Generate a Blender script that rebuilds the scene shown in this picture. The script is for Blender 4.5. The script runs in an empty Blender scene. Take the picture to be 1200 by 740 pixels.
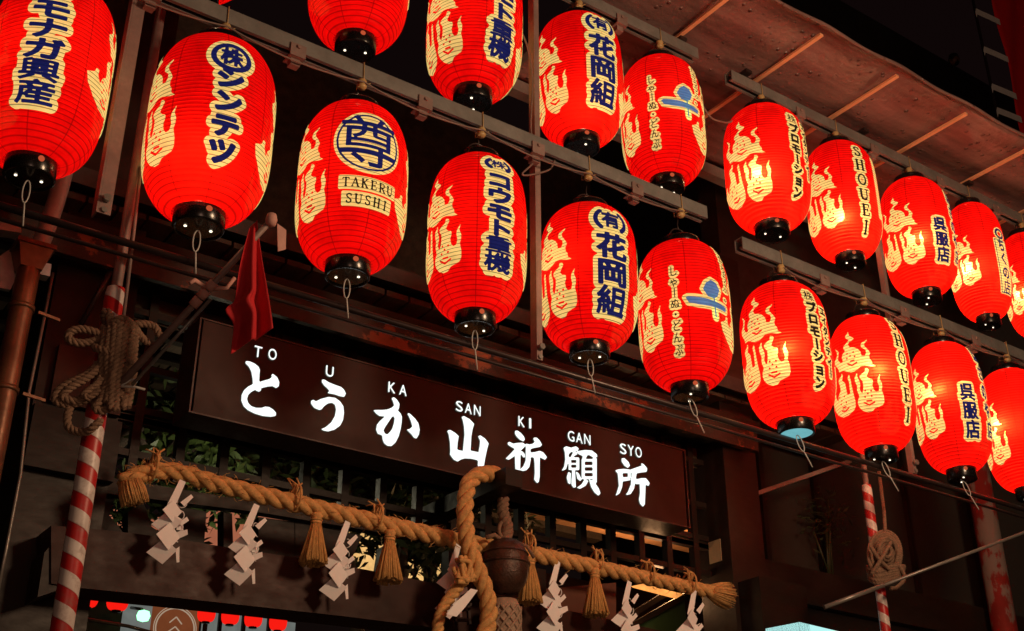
import bpy, bmesh, math, random
import numpy as np
from mathutils import Vector, Matrix, Euler
random.seed(7)
rng = np.random.default_rng(7)
D2R = math.radians
scene = bpy.context.scene
COL = scene.collection

# ------------------------------------------------------------------ camera, world, light
CAM = Vector((0.0, 0.0, 1.6))
PITCH, YAW, FPX = D2R(26.7), D2R(35.3), 1470.0
cam = bpy.data.cameras.new('camera')
cam.sensor_width = 36.0
cam.lens = 36.0 * FPX / 1200.0
cam.clip_start, cam.clip_end = 0.05, 500.0
camo = bpy.data.objects.new('camera', cam)
COL.objects.link(camo)
camo.location = CAM
camo.rotation_euler = (math.pi / 2 + PITCH, 0, -YAW)
scene.camera = camo

world = bpy.data.worlds.new('World')
scene.world = world
world.use_nodes = True
wn = world.node_tree
sky = wn.nodes.new('ShaderNodeTexSky')
sky.sky_type = 'NISHITA'
sky.sun_disc = False
sky.sun_elevation = D2R(1.0)
sky.sun_rotation = D2R(200)
bg = wn.nodes['Background']
# night: what is left of the sky plus the dim reddish glow of the town on it
glow = wn.nodes.new('ShaderNodeMix'); glow.data_type = 'RGBA'; glow.inputs[0].default_value = 0.985
wn.links.new(sky.outputs[0], glow.inputs[6]); glow.inputs[7].default_value = (0.060, 0.022, 0.020, 1)
wn.links.new(glow.outputs[2], bg.inputs[0])
bg.inputs[1].default_value = 0.06

def lamp(name, loc, energy, color, radius=0.05):
    l = bpy.data.lights.new(name, 'POINT')
    l.energy, l.color, l.shadow_soft_size = energy, color, radius
    o = bpy.data.objects.new(name, l)
    COL.objects.link(o)
    o.location = loc
    return o

# assumed warm key light, unseen, to the right of the viewer, from streamer shadows
lamp('assumed_key_light', (3.3, 0.1, 4.0), 310.0, (1.0, 0.64, 0.38), 0.34)
# broad fill light added behind the viewer, standing in for shops across the alley
lamp('fill_light', (-1.5, -7.0, 2.2), 270.0, (1.0, 0.58, 0.40), 1.2)

scene.view_settings.view_transform = 'Standard'
scene.view_settings.look = 'None'
scene.view_settings.exposure = 0.0
scene.view_settings.gamma = 1.0
scene.render.engine = 'CYCLES'
scene.cycles.use_denoising = True
scene.cycles.max_bounces = 6
scene.cycles.diffuse_bounces = 3
scene.cycles.glossy_bounces = 3
scene.cycles.transparent_max_bounces = 8
scene.cycles.sample_clamp_indirect = 4.0

# ------------------------------------------------------------------ camera geometry helpers
FH = Vector((math.sin(YAW), math.cos(YAW), 0))
RT = Vector((math.cos(YAW), -math.sin(YAW), 0))
FW = FH * math.cos(PITCH) + Vector((0, 0, math.sin(PITCH)))
UP = -FH * math.sin(PITCH) + Vector((0, 0, math.cos(PITCH)))
def ray(px, py):
    return FW + RT * ((px - 600) / FPX) + UP * ((370 - py) / FPX)
def P(px, py, y):
    d = ray(px, py); return CAM + d * ((y - CAM.y) / d.y)
def PX(px, py, x):
    d = ray(px, py); return CAM + d * ((x - CAM.x) / d.x)
def PZ(px, py, z):
    d = ray(px, py); return CAM + d * ((z - CAM.z) / d.z)

# ------------------------------------------------------------------ materials
def new_mat(name):
    m = bpy.data.materials.new(name); m.use_nodes = True
    nt = m.node_tree
    return m, nt, nt.nodes['Principled BSDF'], nt.nodes['Material Output']
def node(nt, t, **kw):
    n = nt.nodes.new(t)
    for k, v in kw.items(): setattr(n, k, v)
    return n
def math_n(nt, op, a, b=None, c=None):
    n = nt.nodes.new('ShaderNodeMath'); n.operation = op
    for i, v in enumerate((a, b, c)):
        if v is None: continue
        if isinstance(v, (int, float)): n.inputs[i].default_value = v
        else: nt.links.new(v, n.inputs[i])
    return n.outputs[0]
def mixc(nt, fac, a, b, blend='MIX'):
    n = nt.nodes.new('ShaderNodeMix'); n.data_type = 'RGBA'; n.blend_type = blend
    for i, v in ((0, fac), (6, a), (7, b)):
        if isinstance(v, (int, float)): n.inputs[i].default_value = v
        elif isinstance(v, tuple): n.inputs[i].default_value = (*v[:3], 1)
        else: nt.links.new(v, n.inputs[i])
    return n.outputs[2]
def coord(nt, scale=(1, 1, 1)):
    tc = nt.nodes.new('ShaderNodeTexCoord'); mp = nt.nodes.new('ShaderNodeMapping')
    nt.links.new(tc.outputs['Object'], mp.inputs[0]); mp.inputs['Scale'].default_value = scale
    return mp.outputs[0]
def noise(nt, vec, scale, detail=5, rough=0.6):
    n = nt.nodes.new('ShaderNodeTexNoise'); nt.links.new(vec, n.inputs['Vector'])
    n.inputs['Scale'].default_value = scale; n.inputs['Detail'].default_value = detail
    n.inputs['Roughness'].default_value = rough
    return n.outputs['Fac']
def ramp(nt, fac, p0, p1, c0=0.0, c1=1.0):
    n = nt.nodes.new('ShaderNodeMapRange'); nt.links.new(fac, n.inputs[0])
    n.inputs[1].default_value = p0; n.inputs[2].default_value = p1
    n.inputs[3].default_value = c0; n.inputs[4].default_value = c1
    n.clamp = True
    return n.outputs[0]
def bump(nt, h, strength, dist=0.01):
    b = nt.nodes.new('ShaderNodeBump'); nt.links.new(h, b.inputs['Height'])
    b.inputs['Strength'].default_value = strength; b.inputs['Distance'].default_value = dist
    return b.outputs[0]
def M(name, c, rough=0.5, metal=0.0, var=0.35, scale=6.0, bumpk=0.15, coat=0.0, stretch=(1, 1, 1), spec=0.5, patch=None, patch_at=0.6):
    m, nt, b, out = new_mat(name)
    v = coord(nt, stretch)
    n1 = noise(nt, v, scale); n2 = noise(nt, v, scale * 7, 4)
    col = mixc(nt, ramp(nt, n1, 0.3, 0.7), tuple(x * (1 - var) for x in c), tuple(x * (1 + var) for x in c))
    col = mixc(nt, ramp(nt, n2, 0.35, 0.75, 0, 0.5), col, tuple(x * (1 - var) for x in c))
    if patch:
        n3 = noise(nt, coord(nt), scale * 0.8, 8, 0.65)
        col = mixc(nt, ramp(nt, n3, patch_at, patch_at + 0.03), col, patch)
    nt.links.new(col, b.inputs['Base Color'])
    b.inputs['Roughness'].default_value = rough
    nt.links.new(ramp(nt, n2, 0.2, 0.8, max(0.02, rough - 0.12), min(1, rough + 0.12)), b.inputs['Roughness'])
    b.inputs['Metallic'].default_value = metal
    b.inputs['Specular IOR Level'].default_value = spec
    b.inputs['Coat Weight'].default_value = coat
    if bumpk: nt.links.new(bump(nt, n2, bumpk), b.inputs['Normal'])
    return m
def emis(name, c, s, sampling='AUTO', var=0.0, scale=3):
    m, nt, b, out = new_mat(name)
    nt.nodes.remove(b)
    e = node(nt, 'ShaderNodeEmission')
    if var:
        n = noise(nt, coord(nt), scale)
        nt.links.new(mixc(nt, ramp(nt, n, 0.35, 0.65), tuple(x * (1 - var) for x in c), c), e.inputs[0])
    else:
        e.inputs[0].default_value = (*c, 1)
    e.inputs[1].default_value = s
    nt.links.new(e.outputs[0], out.inputs[0])
    m.cycles.emission_sampling = sampling
    return m

HN = 1.7            # half height of the paper shade in its own units (radius 1)
NRIB = 44
def lantern_paper(name, c, strength, trans, rib_shade=0.55, see=0.18, sampling='AUTO', seams=True):
    """lit pleated washi: translucent paper over bamboo hoops, lit from inside"""
    m, nt, b, out = new_mat(name)
    nt.nodes.remove(b)
    tc = node(nt, 'ShaderNodeTexCoord'); sp = node(nt, 'ShaderNodeSeparateXYZ')
    nt.links.new(tc.outputs['Object'], sp.inputs[0])
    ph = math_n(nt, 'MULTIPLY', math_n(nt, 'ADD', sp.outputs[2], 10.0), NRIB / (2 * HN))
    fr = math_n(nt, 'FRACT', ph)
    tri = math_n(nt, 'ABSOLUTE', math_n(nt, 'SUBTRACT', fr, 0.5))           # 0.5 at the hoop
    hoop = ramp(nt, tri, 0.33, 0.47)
    ang = math_n(nt, 'ARCTAN2', sp.outputs[1], sp.outputs[0])
    fa = math_n(nt, 'FRACT', math_n(nt, 'MULTIPLY', math_n(nt, 'ADD', ang, 10.0), 8 / (2 * math.pi)))
    seam = ramp(nt, math_n(nt, 'ABSOLUTE', math_n(nt, 'SUBTRACT', fa, 0.5)), 0.478, 0.494)
    n = noise(nt, tc.outputs['Object'], 3.0, 5)
    oi = node(nt, 'ShaderNodeObjectInfo')
    dark = math_n(nt, 'SUBTRACT', 1.0, math_n(nt, 'MULTIPLY', hoop, rib_shade))  # hoop shadow lines darkened into the paper's own colour
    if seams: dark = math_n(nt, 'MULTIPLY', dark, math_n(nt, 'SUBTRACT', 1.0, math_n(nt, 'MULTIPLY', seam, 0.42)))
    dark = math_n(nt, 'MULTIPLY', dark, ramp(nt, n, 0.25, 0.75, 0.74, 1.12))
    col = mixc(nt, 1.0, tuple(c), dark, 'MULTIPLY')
    e = node(nt, 'ShaderNodeEmission'); nt.links.new(col, e.inputs[0])
    e.inputs[1].default_value = strength
    t = node(nt, 'ShaderNodeBsdfTranslucent'); nt.links.new(mixc(nt, 1.0, tuple(trans), dark, 'MULTIPLY'), t.inputs[0])
    d = node(nt, 'ShaderNodeBsdfPrincipled'); nt.links.new(col, d.inputs['Base Color'])
    d.inputs['Roughness'].default_value = 0.5; d.inputs['Specular IOR Level'].default_value = 0.12
    bh = bump(nt, math_n(nt, 'MULTIPLY', tri, -1.0), 0.5, 0.02)
    nt.links.new(bh, d.inputs['Normal']); nt.links.new(bh, t.inputs['Normal'])
    mx = node(nt, 'ShaderNodeMixShader'); mx.inputs[0].default_value = 0.35
    nt.links.new(t.outputs[0], mx.inputs[1]); nt.links.new(d.outputs[0], mx.inputs[2])
    ad = node(nt, 'ShaderNodeAddShader'); nt.links.new(mx.outputs[0], ad.inputs[0]); nt.links.new(e.outputs[0], ad.inputs[1])
    if see:
        tr = node(nt, 'ShaderNodeBsdfTransparent'); tr.inputs[0].default_value = (1, 0.9, 0.8, 1)
        m2 = node(nt, 'ShaderNodeMixShader'); m2.inputs[0].default_value = see
        nt.links.new(ad.outputs[0], m2.inputs[1]); nt.links.new(tr.outputs[0], m2.inputs[2])
        nt.links.new(m2.outputs[0], out.inputs[0])
    else:
        nt.links.new(ad.outputs[0], out.inputs[0])
    m.cycles.emission_sampling = sampling
    return m

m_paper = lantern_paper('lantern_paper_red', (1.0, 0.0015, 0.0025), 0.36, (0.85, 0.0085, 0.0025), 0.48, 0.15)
m_cream = lantern_paper('lantern_print_cream', (0.62, 0.80, 0.25), 0.76, (0.85, 0.80, 0.34), 0.75, 0.10, 'NONE', False)
m_navy = lantern_paper('lantern_print_navy', (0.006, 0.011, 0.11), 0.6, (0.01, 0.01, 0.08), 0.3, 0, 'NONE', False)
m_black = lantern_paper('lantern_print_black', (0.02, 0.010, 0.008), 0.45, (0.01, 0.01, 0.01), 0.3, 0, 'NONE', False)
m_skyb = lantern_paper('lantern_print_blue', (0.06, 0.15, 0.42), 0.62, (0.1, 0.2, 0.5), 0.25, 0, 'NONE', False)
m_lacq = M('black_lacquer', (0.006, 0.005, 0.005), 0.24, 0, 0.2, 6, 0.0, 0.15, spec=0.4)
m_hole = emis('lit_vent', (1.0, 0.86, 0.62), 2.2, 'NONE')
m_rivet = emis('lit_side_vent', (1.0, 0.16, 0.06), 0.5, 'NONE')
m_cyan = emis('cyan_disc_glow', (0.22, 0.62, 0.68), 0.75, 'NONE', 0.15, 4)  # light on the plate put in as a cyan glow of its own
m_wire = M('white_wire', (0.55, 0.53, 0.5), 0.4, 0, 0.1, 20, 0)
m_steel = M('galvanised_steel', (0.24, 0.225, 0.21), 0.5, 0.35, 0.25, 9, 0.08)
m_slot = M('rail_inner', (0.10, 0.06, 0.05), 0.6, 0, 0.3, 9, 0)
m_rust = M('painted_steel_post', (0.26, 0.17, 0.15), 0.55, 0.1, 0.3, 7, 0.1, patch=(0.12, 0.05, 0.03), patch_at=0.66)
m_pipe = M('dark_iron_pipe', (0.05, 0.032, 0.03), 0.35, 0.4, 0.3, 10, 0.05)
m_gpipe = M('grey_pipe', (0.24, 0.22, 0.2), 0.35, 0.4, 0.3, 12, 0.05)
m_knob = M('yellow_insulator', (0.50, 0.33, 0.14), 0.35, 0, 0.2, 30, 0)
m_cable = M('grey_cable', (0.20, 0.13, 0.11), 0.5, 0, 0.2, 20, 0)
m_wood = M('dark_lacquered_wood', (0.023, 0.0135, 0.0105), 0.42, 0, 0.4, 3, 0.10, 0.0, (0.6, 1.5, 1.5), 0.22, patch=(0.085, 0.048, 0.032), patch_at=0.70)
m_wood2 = M('dark_timber', (0.015, 0.009, 0.007), 0.5, 0, 0.4, 3, 0.1, 0.0, (0.6, 1.5, 1.5), 0.2)
m_beam = M('worn_maroon_beam', (0.048, 0.0165, 0.0122), 0.48, 0, 0.6, 2.2, 0.10, 0.0, (0.7, 1.2, 1.2), 0.16, patch=(0.11, 0.055, 0.035), patch_at=0.70)
m_plank = M('soffit_plank', (0.060, 0.036, 0.022), 0.65, 0, 0.5, 5, 0.15, 0, (3, 0.5, 3))
m_fascia = M('peeling_fascia', (0.022, 0.012, 0.009), 0.55, 0, 0.4, 5, 0.2, 0, (1, 1, 1), patch=(0.20, 0.062, 0.024), patch_at=0.56)
m_sign = M('sign_brown', (0.030, 0.0140, 0.0115), 0.45, 0, 0.3, 2.5, 0.02, spec=0.2)
m_signf = M('sign_frame', (0.036, 0.017, 0.014), 0.4, 0, 0.3, 8, 0.08)
m_white = emis('lit_white_letter', (0.93, 1.0, 0.97), 1.25)
m_lside = emis('letter_side_glow', (0.80, 0.86, 0.74), 0.15)  # side glow added to spill a faint halo onto the board
m_straw = M('straw_rope', (0.70, 0.385, 0.135), 0.75, 0, 0.35, 60, 0.4)
m_tassel = M('straw_tassel', (0.64, 0.34, 0.105), 0.75, 0, 0.4, 30, 0.5, 0, (8, 8, 0.6))
m_shide = M('white_paper', (0.92, 0.91, 0.93), 0.8, 0, 0.05, 9, 0.05)
m_hemp = M('hemp_rope', (0.26, 0.15, 0.095), 0.85, 0, 0.35, 70, 0.5)
m_bell = M('aged_bronze', (0.075, 0.034, 0.022), 0.38, 0.35, 0.6, 14, 0.35, 0, (1, 1, 1), patch=(0.22, 0.13, 0.085), patch_at=0.64)
m_flag = M('red_cloth', (0.55, 0.010, 0.016), 0.8, 0, 0.18, 4, 0.1)
m_banner = M('banner_red', (0.80, 0.004, 0.006), 0.8, 0, 0.12, 4, 0.05)
m_tab = M('banner_tab', (0.85, 0.8, 0.8), 0.8, 0, 0.1, 9, 0.05)
m_pink = M('pink_tie', (0.60, 0.30, 0.25), 0.7, 0, 0.15, 20, 0.1)
m_copper = M('copper_downpipe', (0.17, 0.075, 0.040), 0.4, 0.5, 0.4, 8, 0.1)
m_zinc = M('bluish_zinc', (0.40, 0.44, 0.47), 0.45, 0.4, 0.3, 8, 0.1)
m_batten = M('pale_batten', (0.85, 0.40, 0.21), 0.5, 0, 0.15, 6, 0.05)
m_leaf = M('leaf_green', (0.055, 0.085, 0.022), 0.5, 0, 0.5, 2.5, 0)
m_leafd = M('leaf_dark', (0.030, 0.045, 0.014), 0.5, 0, 0.5, 2.5, 0)
m_bark = M('bark', (0.06, 0.04, 0.03), 0.9, 0, 0.4, 12, 0.4)
m_ground = M('stone_paving', (0.16, 0.15, 0.14), 0.8, 0, 0.25, 1.5, 0.2)
m_dwall = M('night_wall', (0.028, 0.022, 0.020), 0.7, 0, 0.3, 2, 0.1)
m_roof = M('roof_tile', (0.030, 0.026, 0.026), 0.6, 0, 0.3, 5, 0.2)
m_net = M('braided_cord', (0.36, 0.25, 0.18), 0.8, 0, 0.2, 40, 0.2)
m_greenp = M('green_panel', (0.035, 0.075, 0.03), 0.35, 0, 0.2, 6, 0.05)
m_slip = M('paper_slip', (0.34, 0.28, 0.18), 0.8, 0, 0.1, 12, 0.05)
m_warmwood = M('warm_ceiling_wood', (0.42, 0.20, 0.09), 0.6, 0, 0.25, 5, 0.1, 0, (3, 0.6, 1))
m_warm = emis('lit_warm_screen', (1.0, 0.50, 0.20), 0.95, 'AUTO', 0.5, 3)
m_wpan = emis('wood_panel_glow', (0.50, 0.14, 0.05), 0.36, 'AUTO', 0.3, 3)  # light on the wood panel put in as its own glow
m_crest = emis('crest_glow', (0.75, 0.55, 0.38), 0.5, 'NONE')  # crest lines glow by themselves in place of light on them
m_beam_lit = M('lit_beam_colour', (0.20, 0.075, 0.05), 0.5, 0, 0.25, 3, 0.08, 0, (1, 1, 1), 0.2)  # lighter copy of the beam colour, as if lit by the strip
m_gold = emis('lit_gold_screen', (1.0, 0.58, 0.20), 1.1, 'AUTO', 0.4, 5)
m_pinkl = emis('lit_pink_wall', (0.85, 0.27, 0.14), 0.55, 'AUTO', 0.3, 3)
m_paleb = emis('lit_pale_screen', (0.66, 0.72, 0.66), 0.24, 'AUTO', 0.3, 5)
m_flood = emis('lit_floodlight', (0.26, 1.0, 0.42), 3.0)
m_lux = emis('lit_fitting', (1.0, 0.36, 0.08), 1.5, 'AUTO', 0.5, 9)
m_cyanbox = emis('lit_cyan_box', (0.50, 0.95, 0.92), 1.0)
m_smalll = emis('small_lantern_red', (1.0, 0.012, 0.006), 0.95)

# spiral red and white tape
def stripe_mat():
    m, nt, b, out = new_mat('red_white_spiral')
    tc = node(nt, 'ShaderNodeTexCoord'); sp = node(nt, 'ShaderNodeSeparateXYZ')
    nt.links.new(tc.outputs['Object'], sp.inputs[0])
    ang = math_n(nt, 'ARCTAN2', sp.outputs[1], sp.outputs[0])
    v = math_n(nt, 'ADD', math_n(nt, 'MULTIPLY', math_n(nt, 'ADD', sp.outputs[2], 20.0), 1 / 0.090), math_n(nt, 'MULTIPLY', ang, 1 / (2 * math.pi)))
    f = math_n(nt, 'FRACT', v)
    nz = noise(nt, tc.outputs['Object'], 14, 5)
    red = mixc(nt, ramp(nt, nz, 0.3, 0.7), (0.42, 0.008, 0.010), (0.55, 0.02, 0.018))
    wht = mixc(nt, ramp(nt, nz, 0.3, 0.7), (0.62, 0.52, 0.48), (0.78, 0.70, 0.66))
    sc_ = ramp(nt, noise(nt, tc.outputs['Object'], 22, 7, 0.7), 0.52, 0.66, 0, 0.45)
    nt.links.new(mixc(nt, sc_, mixc(nt, ramp(nt, f, 0.49, 0.51), red, wht), (0.22, 0.12, 0.10)), b.inputs['Base Color'])
    b.inputs['Roughness'].default_value = 0.4
    nt.links.new(bump(nt, ramp(nt, f, 0.47, 0.53), 0.3, 0.004), b.inputs['Normal'])
    return m
m_stripe = stripe_mat()

# wet dusty awning sheet with rain drops
def awning_mat():
    m, nt, b, out = new_mat('awning_sheet')
    v = coord(nt); vs = coord(nt, (0.45, 3.6, 1))
    n1 = noise(nt, vs, 1.6, 6); n2 = noise(nt, v, 26, 4)
    vo = node(nt, 'ShaderNodeTexVoronoi'); nt.links.new(v, vo.inputs['Vector']); vo.inputs['Scale'].default_value = 22
    vo.inputs['Randomness'].default_value = 1.0
    drop = ramp(nt, vo.outputs['Distance'], 0.10, 0.26, 1, 0)
    gate = ramp(nt, noise(nt, v, 7, 2), 0.48, 0.58)
    drop = math_n(nt, 'MULTIPLY', drop, gate)
    col = mixc(nt, ramp(nt, n1, 0.35, 0.65), (0.10, 0.055, 0.050), (0.30, 0.17, 0.155))
    col = mixc(nt, ramp(nt, n2, 0.4, 0.7, 0, 0.28), col, (0.16, 0.09, 0.08))
    nt.links.new(col, b.inputs['Base Color'])
    b.inputs['Roughness'].default_value = 0.27
    h = math_n(nt, 'ADD', math_n(nt, 'MULTIPLY', drop, 1.0), math_n(nt, 'MULTIPLY', n2, 0.4))
    nt.links.new(bump(nt, h, 0.75, 0.02), b.inputs['Normal'])
    return m
m_awn = awning_mat()
def glass_mat():
    m, nt, b, out = new_mat('dark_window_glass')
    b.inputs['Base Color'].default_value = (0.04, 0.034, 0.030, 1)
    b.inputs['Roughness'].default_value = 0.18
    nt.links.new(bump(nt, noise(nt, coord(nt), 2.0, 2), 0.06, 0.05), b.inputs['Normal'])
    return m
m_glass = glass_mat()
def red_column_mat():
    m, nt, b, out = new_mat('peeling_red_paint')
    v = coord(nt, (1, 1, 0.45))
    n = noise(nt, v, 9, 6, 0.6)
    col = mixc(nt, ramp(nt, n, 0.50, 0.54), (0.20, 0.014, 0.011), (0.20, 0.165, 0.15))
    nt.links.new(col, b.inputs['Base Color'])
    b.inputs['Roughness'].default_value = 0.6
    nt.links.new(bump(nt, n, 0.4, 0.01), b.inputs['Normal'])
    return m
m_redcol = red_column_mat()

# ------------------------------------------------------------------ mesh helpers
class MB:
    def __init__(s): s.bm = bmesh.new()
    def quad(s, *pts, mi=0):
        vs = [s.bm.verts.new(p) for p in pts]
        f = s.bm.faces.new(vs); f.material_index = mi
        return f
    def hexa(s, b4, t4):
        b = [s.bm.verts.new(p) for p in b4]; t = [s.bm.verts.new(p) for p in t4]
        n = len(b)
        s.bm.faces.new(b[::-1]); s.bm.faces.new(t)
        for i in range(n):
            s.bm.faces.new((b[i], b[(i + 1) % n], t[(i + 1) % n], t[i]))
        return s
    def box(s, x0, x1, y0, y1, z0, z1):
        return s.hexa([(x0, y0, z0), (x1, y0, z0), (x1, y1, z0), (x0, y1, z0)],
                      [(x0, y0, z1), (x1, y0, z1), (x1, y1, z1), (x0, y1, z1)])
    def prism(s, pts, d):
        d = Vector(d); pts = [Vector(p) for p in pts]
        return s.hexa(pts, [p + d for p in pts])
    def bar(s, p, q, w, h, up=(0, 0, 1)):
        p, q = Vector(p), Vector(q); d = (q - p).normalized()
        a = d.cross(Vector(up))
        if a.length < 1e-4: a = d.cross(Vector((1, 0, 0)))
        a.normalize(); b = a.cross(d).normalized()
        c = [a * sx * w / 2 + b * sy * h / 2 for sx, sy in ((-1, -1), (1, -1), (1, 1), (-1, 1))]
        return s.hexa([p + k for k in c], [q + k for k in c])
    def tube(s, pts, r, seg=8, closed=False, caps=True):
        pts = [Vector(p) for p in pts]; n = len(pts)
        rs = r if isinstance(r, (list, tuple)) else [r] * n
        rings = []; prev = None
        for i in range(n):
            if closed: d = pts[(i + 1) % n] - pts[i - 1]
            else: d = pts[min(i + 1, n - 1)] - pts[max(i - 1, 0)]
            if d.length < 1e-9: d = Vector((0, 0, 1))
            d.normalize()
            if prev is None:
                a = d.cross(Vector((0.13, 0.27, 0.95)))
                if a.length < 0.05: a = d.cross(Vector((1, 0, 0)))
            else:
                a = prev - d * prev.dot(d)
                if a.length < 1e-5: a = d.cross(Vector((1, 0, 0)))
            a.normalize(); prev = a; b = d.cross(a)
            rings.append([s.bm.verts.new(pts[i] + (a * math.cos(2 * math.pi * k / seg) + b * math.sin(2 * math.pi * k / seg)) * rs[i]) for k in range(seg)])
        for i in range(n if closed else n - 1):
            A, B = rings[i], rings[(i + 1) % n]
            for k in range(seg):
                f = s.bm.faces.new((A[k], A[(k + 1) % seg], B[(k + 1) % seg], B[k])); f.smooth = True
        if caps and not closed:
            s.bm.faces.new(rings[0][::-1]); s.bm.faces.new(rings[-1])
        return s
    def lathe(s, prof, c=(0, 0, 0), seg=32, smooth=True, ridge=0, ridgek=0.0):
        c = Vector(c); rings = []
        for r, z in prof:
            ring = []
            for k in range(seg):
                a = 2 * math.pi * k / seg
                rr = r * (1 + ridgek * math.cos(a * ridge)) if ridge else r
                ring.append(s.bm.verts.new(c + Vector((rr * math.cos(a), rr * math.sin(a), z))))
            rings.append(ring)
        for A, B in zip(rings, rings[1:]):
            for k in range(seg):
                f = s.bm.faces.new((A[k], A[(k + 1) % seg], B[(k + 1) % seg], B[k])); f.smooth = smooth
        return s
    def disc(s, c, r, seg=24, n=(0, 0, 1)):
        n = Vector(n).normalized(); a = n.orthogonal().normalized(); b = n.cross(a); c = Vector(c)
        s.bm.faces.new([s.bm.verts.new(c + (a * math.cos(2 * math.pi * k / seg) + b * math.sin(2 * math.pi * k / seg)) * r) for k in range(seg)])
        return s
    def polys(s, plist):
        for p in plist: s.bm.faces.new([s.bm.verts.new(q) for q in p])
        return s
    def mesh(s, name, mats, recalc=True):
        if recalc: bmesh.ops.recalc_face_normals(s.bm, faces=s.bm.faces)
        me = bpy.data.meshes.new(name); s.bm.to_mesh(me); s.bm.free()
        for m in (mats if isinstance(mats, (list, tuple)) else [mats]): me.materials.append(m)
        return me
    def build(s, name, mats, parent=None, recalc=True, bevel=0.0):
        if bevel:
            bmesh.ops.bevel(s.bm, geom=[e for e in s.bm.edges if len(e.link_faces) == 2 and e.calc_face_angle(0) > 0.7], offset=bevel, segments=1, affect='EDGES')
        if parent is not None:
            off = parent['base_at'] if 'base_at' in parent else None
            base = BASE.get(parent.name, Vector((0, 0, 0)))
            for v in s.bm.verts: v.co -= base
        me = s.mesh(name, mats, recalc)
        o = bpy.data.objects.new(name, me); COL.objects.link(o)
        if parent is not None:
            o.parent = parent; BASE[o.name] = BASE.get(parent.name, Vector((0, 0, 0)))
        else:
            BASE[o.name] = Vector((0, 0, 0))
        return o
BASE = {}
def rebase(o, p):
    """put the origin of a single-mesh thing at p"""
    p = Vector(p); o.data.transform(Matrix.Translation(-p)); o.location = p; BASE[o.name] = p
    return o
def thing(name, label, cat, loc=(0, 0, 0), group=None):
    o = bpy.data.objects.new(name, None); COL.objects.link(o)
    o.empty_display_size = 0.1
    o.location = loc; o['label'] = label; o['category'] = cat
    if group: o['group'] = group
    BASE[o.name] = Vector(loc)
    return o
def tag(o, label, cat, group=None, kind=None):
    o['label'] = label; o['category'] = cat
    if group: o['group'] = group
    if kind: o['kind'] = kind
    return o
def struct(o):
    o['kind'] = 'structure'; return o
def spline(pts, n=8):
    pts = [Vector(p) for p in pts]; out = []
    for i in range(len(pts) - 1):
        p0, p1, p2, p3 = pts[max(i - 1, 0)], pts[i], pts[i + 1], pts[min(i + 2, len(pts) - 1)]
        for k in range(n):
            t = k / n
            out.append(0.5 * ((2 * p1) + (p2 - p0) * t + (2 * p0 - 5 * p1 + 4 * p2 - p3) * t * t + (3 * p1 - p0 - 3 * p2 + p3) * t ** 3))
    out.append(pts[-1]); return out
def resample(pts, step):
    out = [pts[0]]; acc = 0.0
    for a, b in zip(pts, pts[1:]):
        L = (b - a).length
        if L < 1e-9: continue
        t = step - acc
        while t <= L:
            out.append(a + (b - a) * (t / L)); t += step
        acc = (acc + L) % step if t - step <= L else acc + L
        acc = L - (t - step)
    return out
def twisted(mb, pts, rad, pitch, strands=3, seg=8, step=None, taper=None):
    """laid rope: strands wound round a path"""
    pts = resample([Vector(p) for p in pts], step or pitch / 12)
    n = len(pts); prev = None; frames = []
    for i in range(n):
        d = (pts[min(i + 1, n - 1)] - pts[max(i - 1, 0)]).normalized()
        a = d.cross(Vector((0.1, 0.9, 0.3))) if prev is None else prev - d * prev.dot(d)
        a.normalize(); prev = a; frames.append((a, d.cross(a)))
    L = 0.0; ph = []
    for i in range(n):
        if i: L += (pts[i] - pts[i - 1]).length
        ph.append(2 * math.pi * L / pitch)
    for s_ in range(strands):
        q = []
        for i in range(n):
            a, b = frames[i]; t = ph[i] + 2 * math.pi * s_ / strands
            k = taper(i / max(1, n - 1)) if taper else 1
            q.append(pts[i] + (a * math.cos(t) + b * math.sin(t)) * rad * 0.53 * k)
        mb.tube(q, [rad * 0.52 * (taper(i / max(1, n - 1)) if taper else 1) for i in range(n)], seg)
    return mb

# ------------------------------------------------------------------ 2-D shapes as distance fields (printing on paper, sign letters)
_gl = {}
def _font_mesh(ch):
    c = bpy.data.curves.new('t', 'FONT'); c.body = ch; c.size = 1.0; c.resolution_u = 4
    o = bpy.data.objects.new('t', c); COL.objects.link(o)
    dg = bpy.context.evaluated_depsgraph_get(); dg.update()
    me = o.evaluated_get(dg).to_mesh()
    vs = [tuple(v.co[:2]) for v in me.vertices]; cnt = {}
    for p in me.polygons:
        for e in p.edge_keys: cnt[e] = cnt.get(e, 0) + 1
    # outline vertices can be doubled, so key the edges by place
    key = lambda i: (round(vs[i][0], 5), round(vs[i][1], 5))
    cc = {}
    for (a, b), k in cnt.items():
        kk = tuple(sorted((key(a), key(b)))); cc[kk] = cc.get(kk, 0) + k
    segs = np.array([[*a, *b] for (a, b), k in cc.items() if k == 1 and a != b], dtype=float).reshape(-1, 4)
    o.evaluated_get(dg).to_mesh_clear()
    bpy.data.objects.remove(o); bpy.data.curves.remove(c)
    return segs
def _ref():
    if 'ref' not in _gl:
        s = _font_mesh('国'); xs = s[:, [0, 2]]; ys = s[:, [1, 3]]
        _gl['ref'] = (xs.min(), xs.max(), ys.min(), ys.max())
    return _gl['ref']
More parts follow.
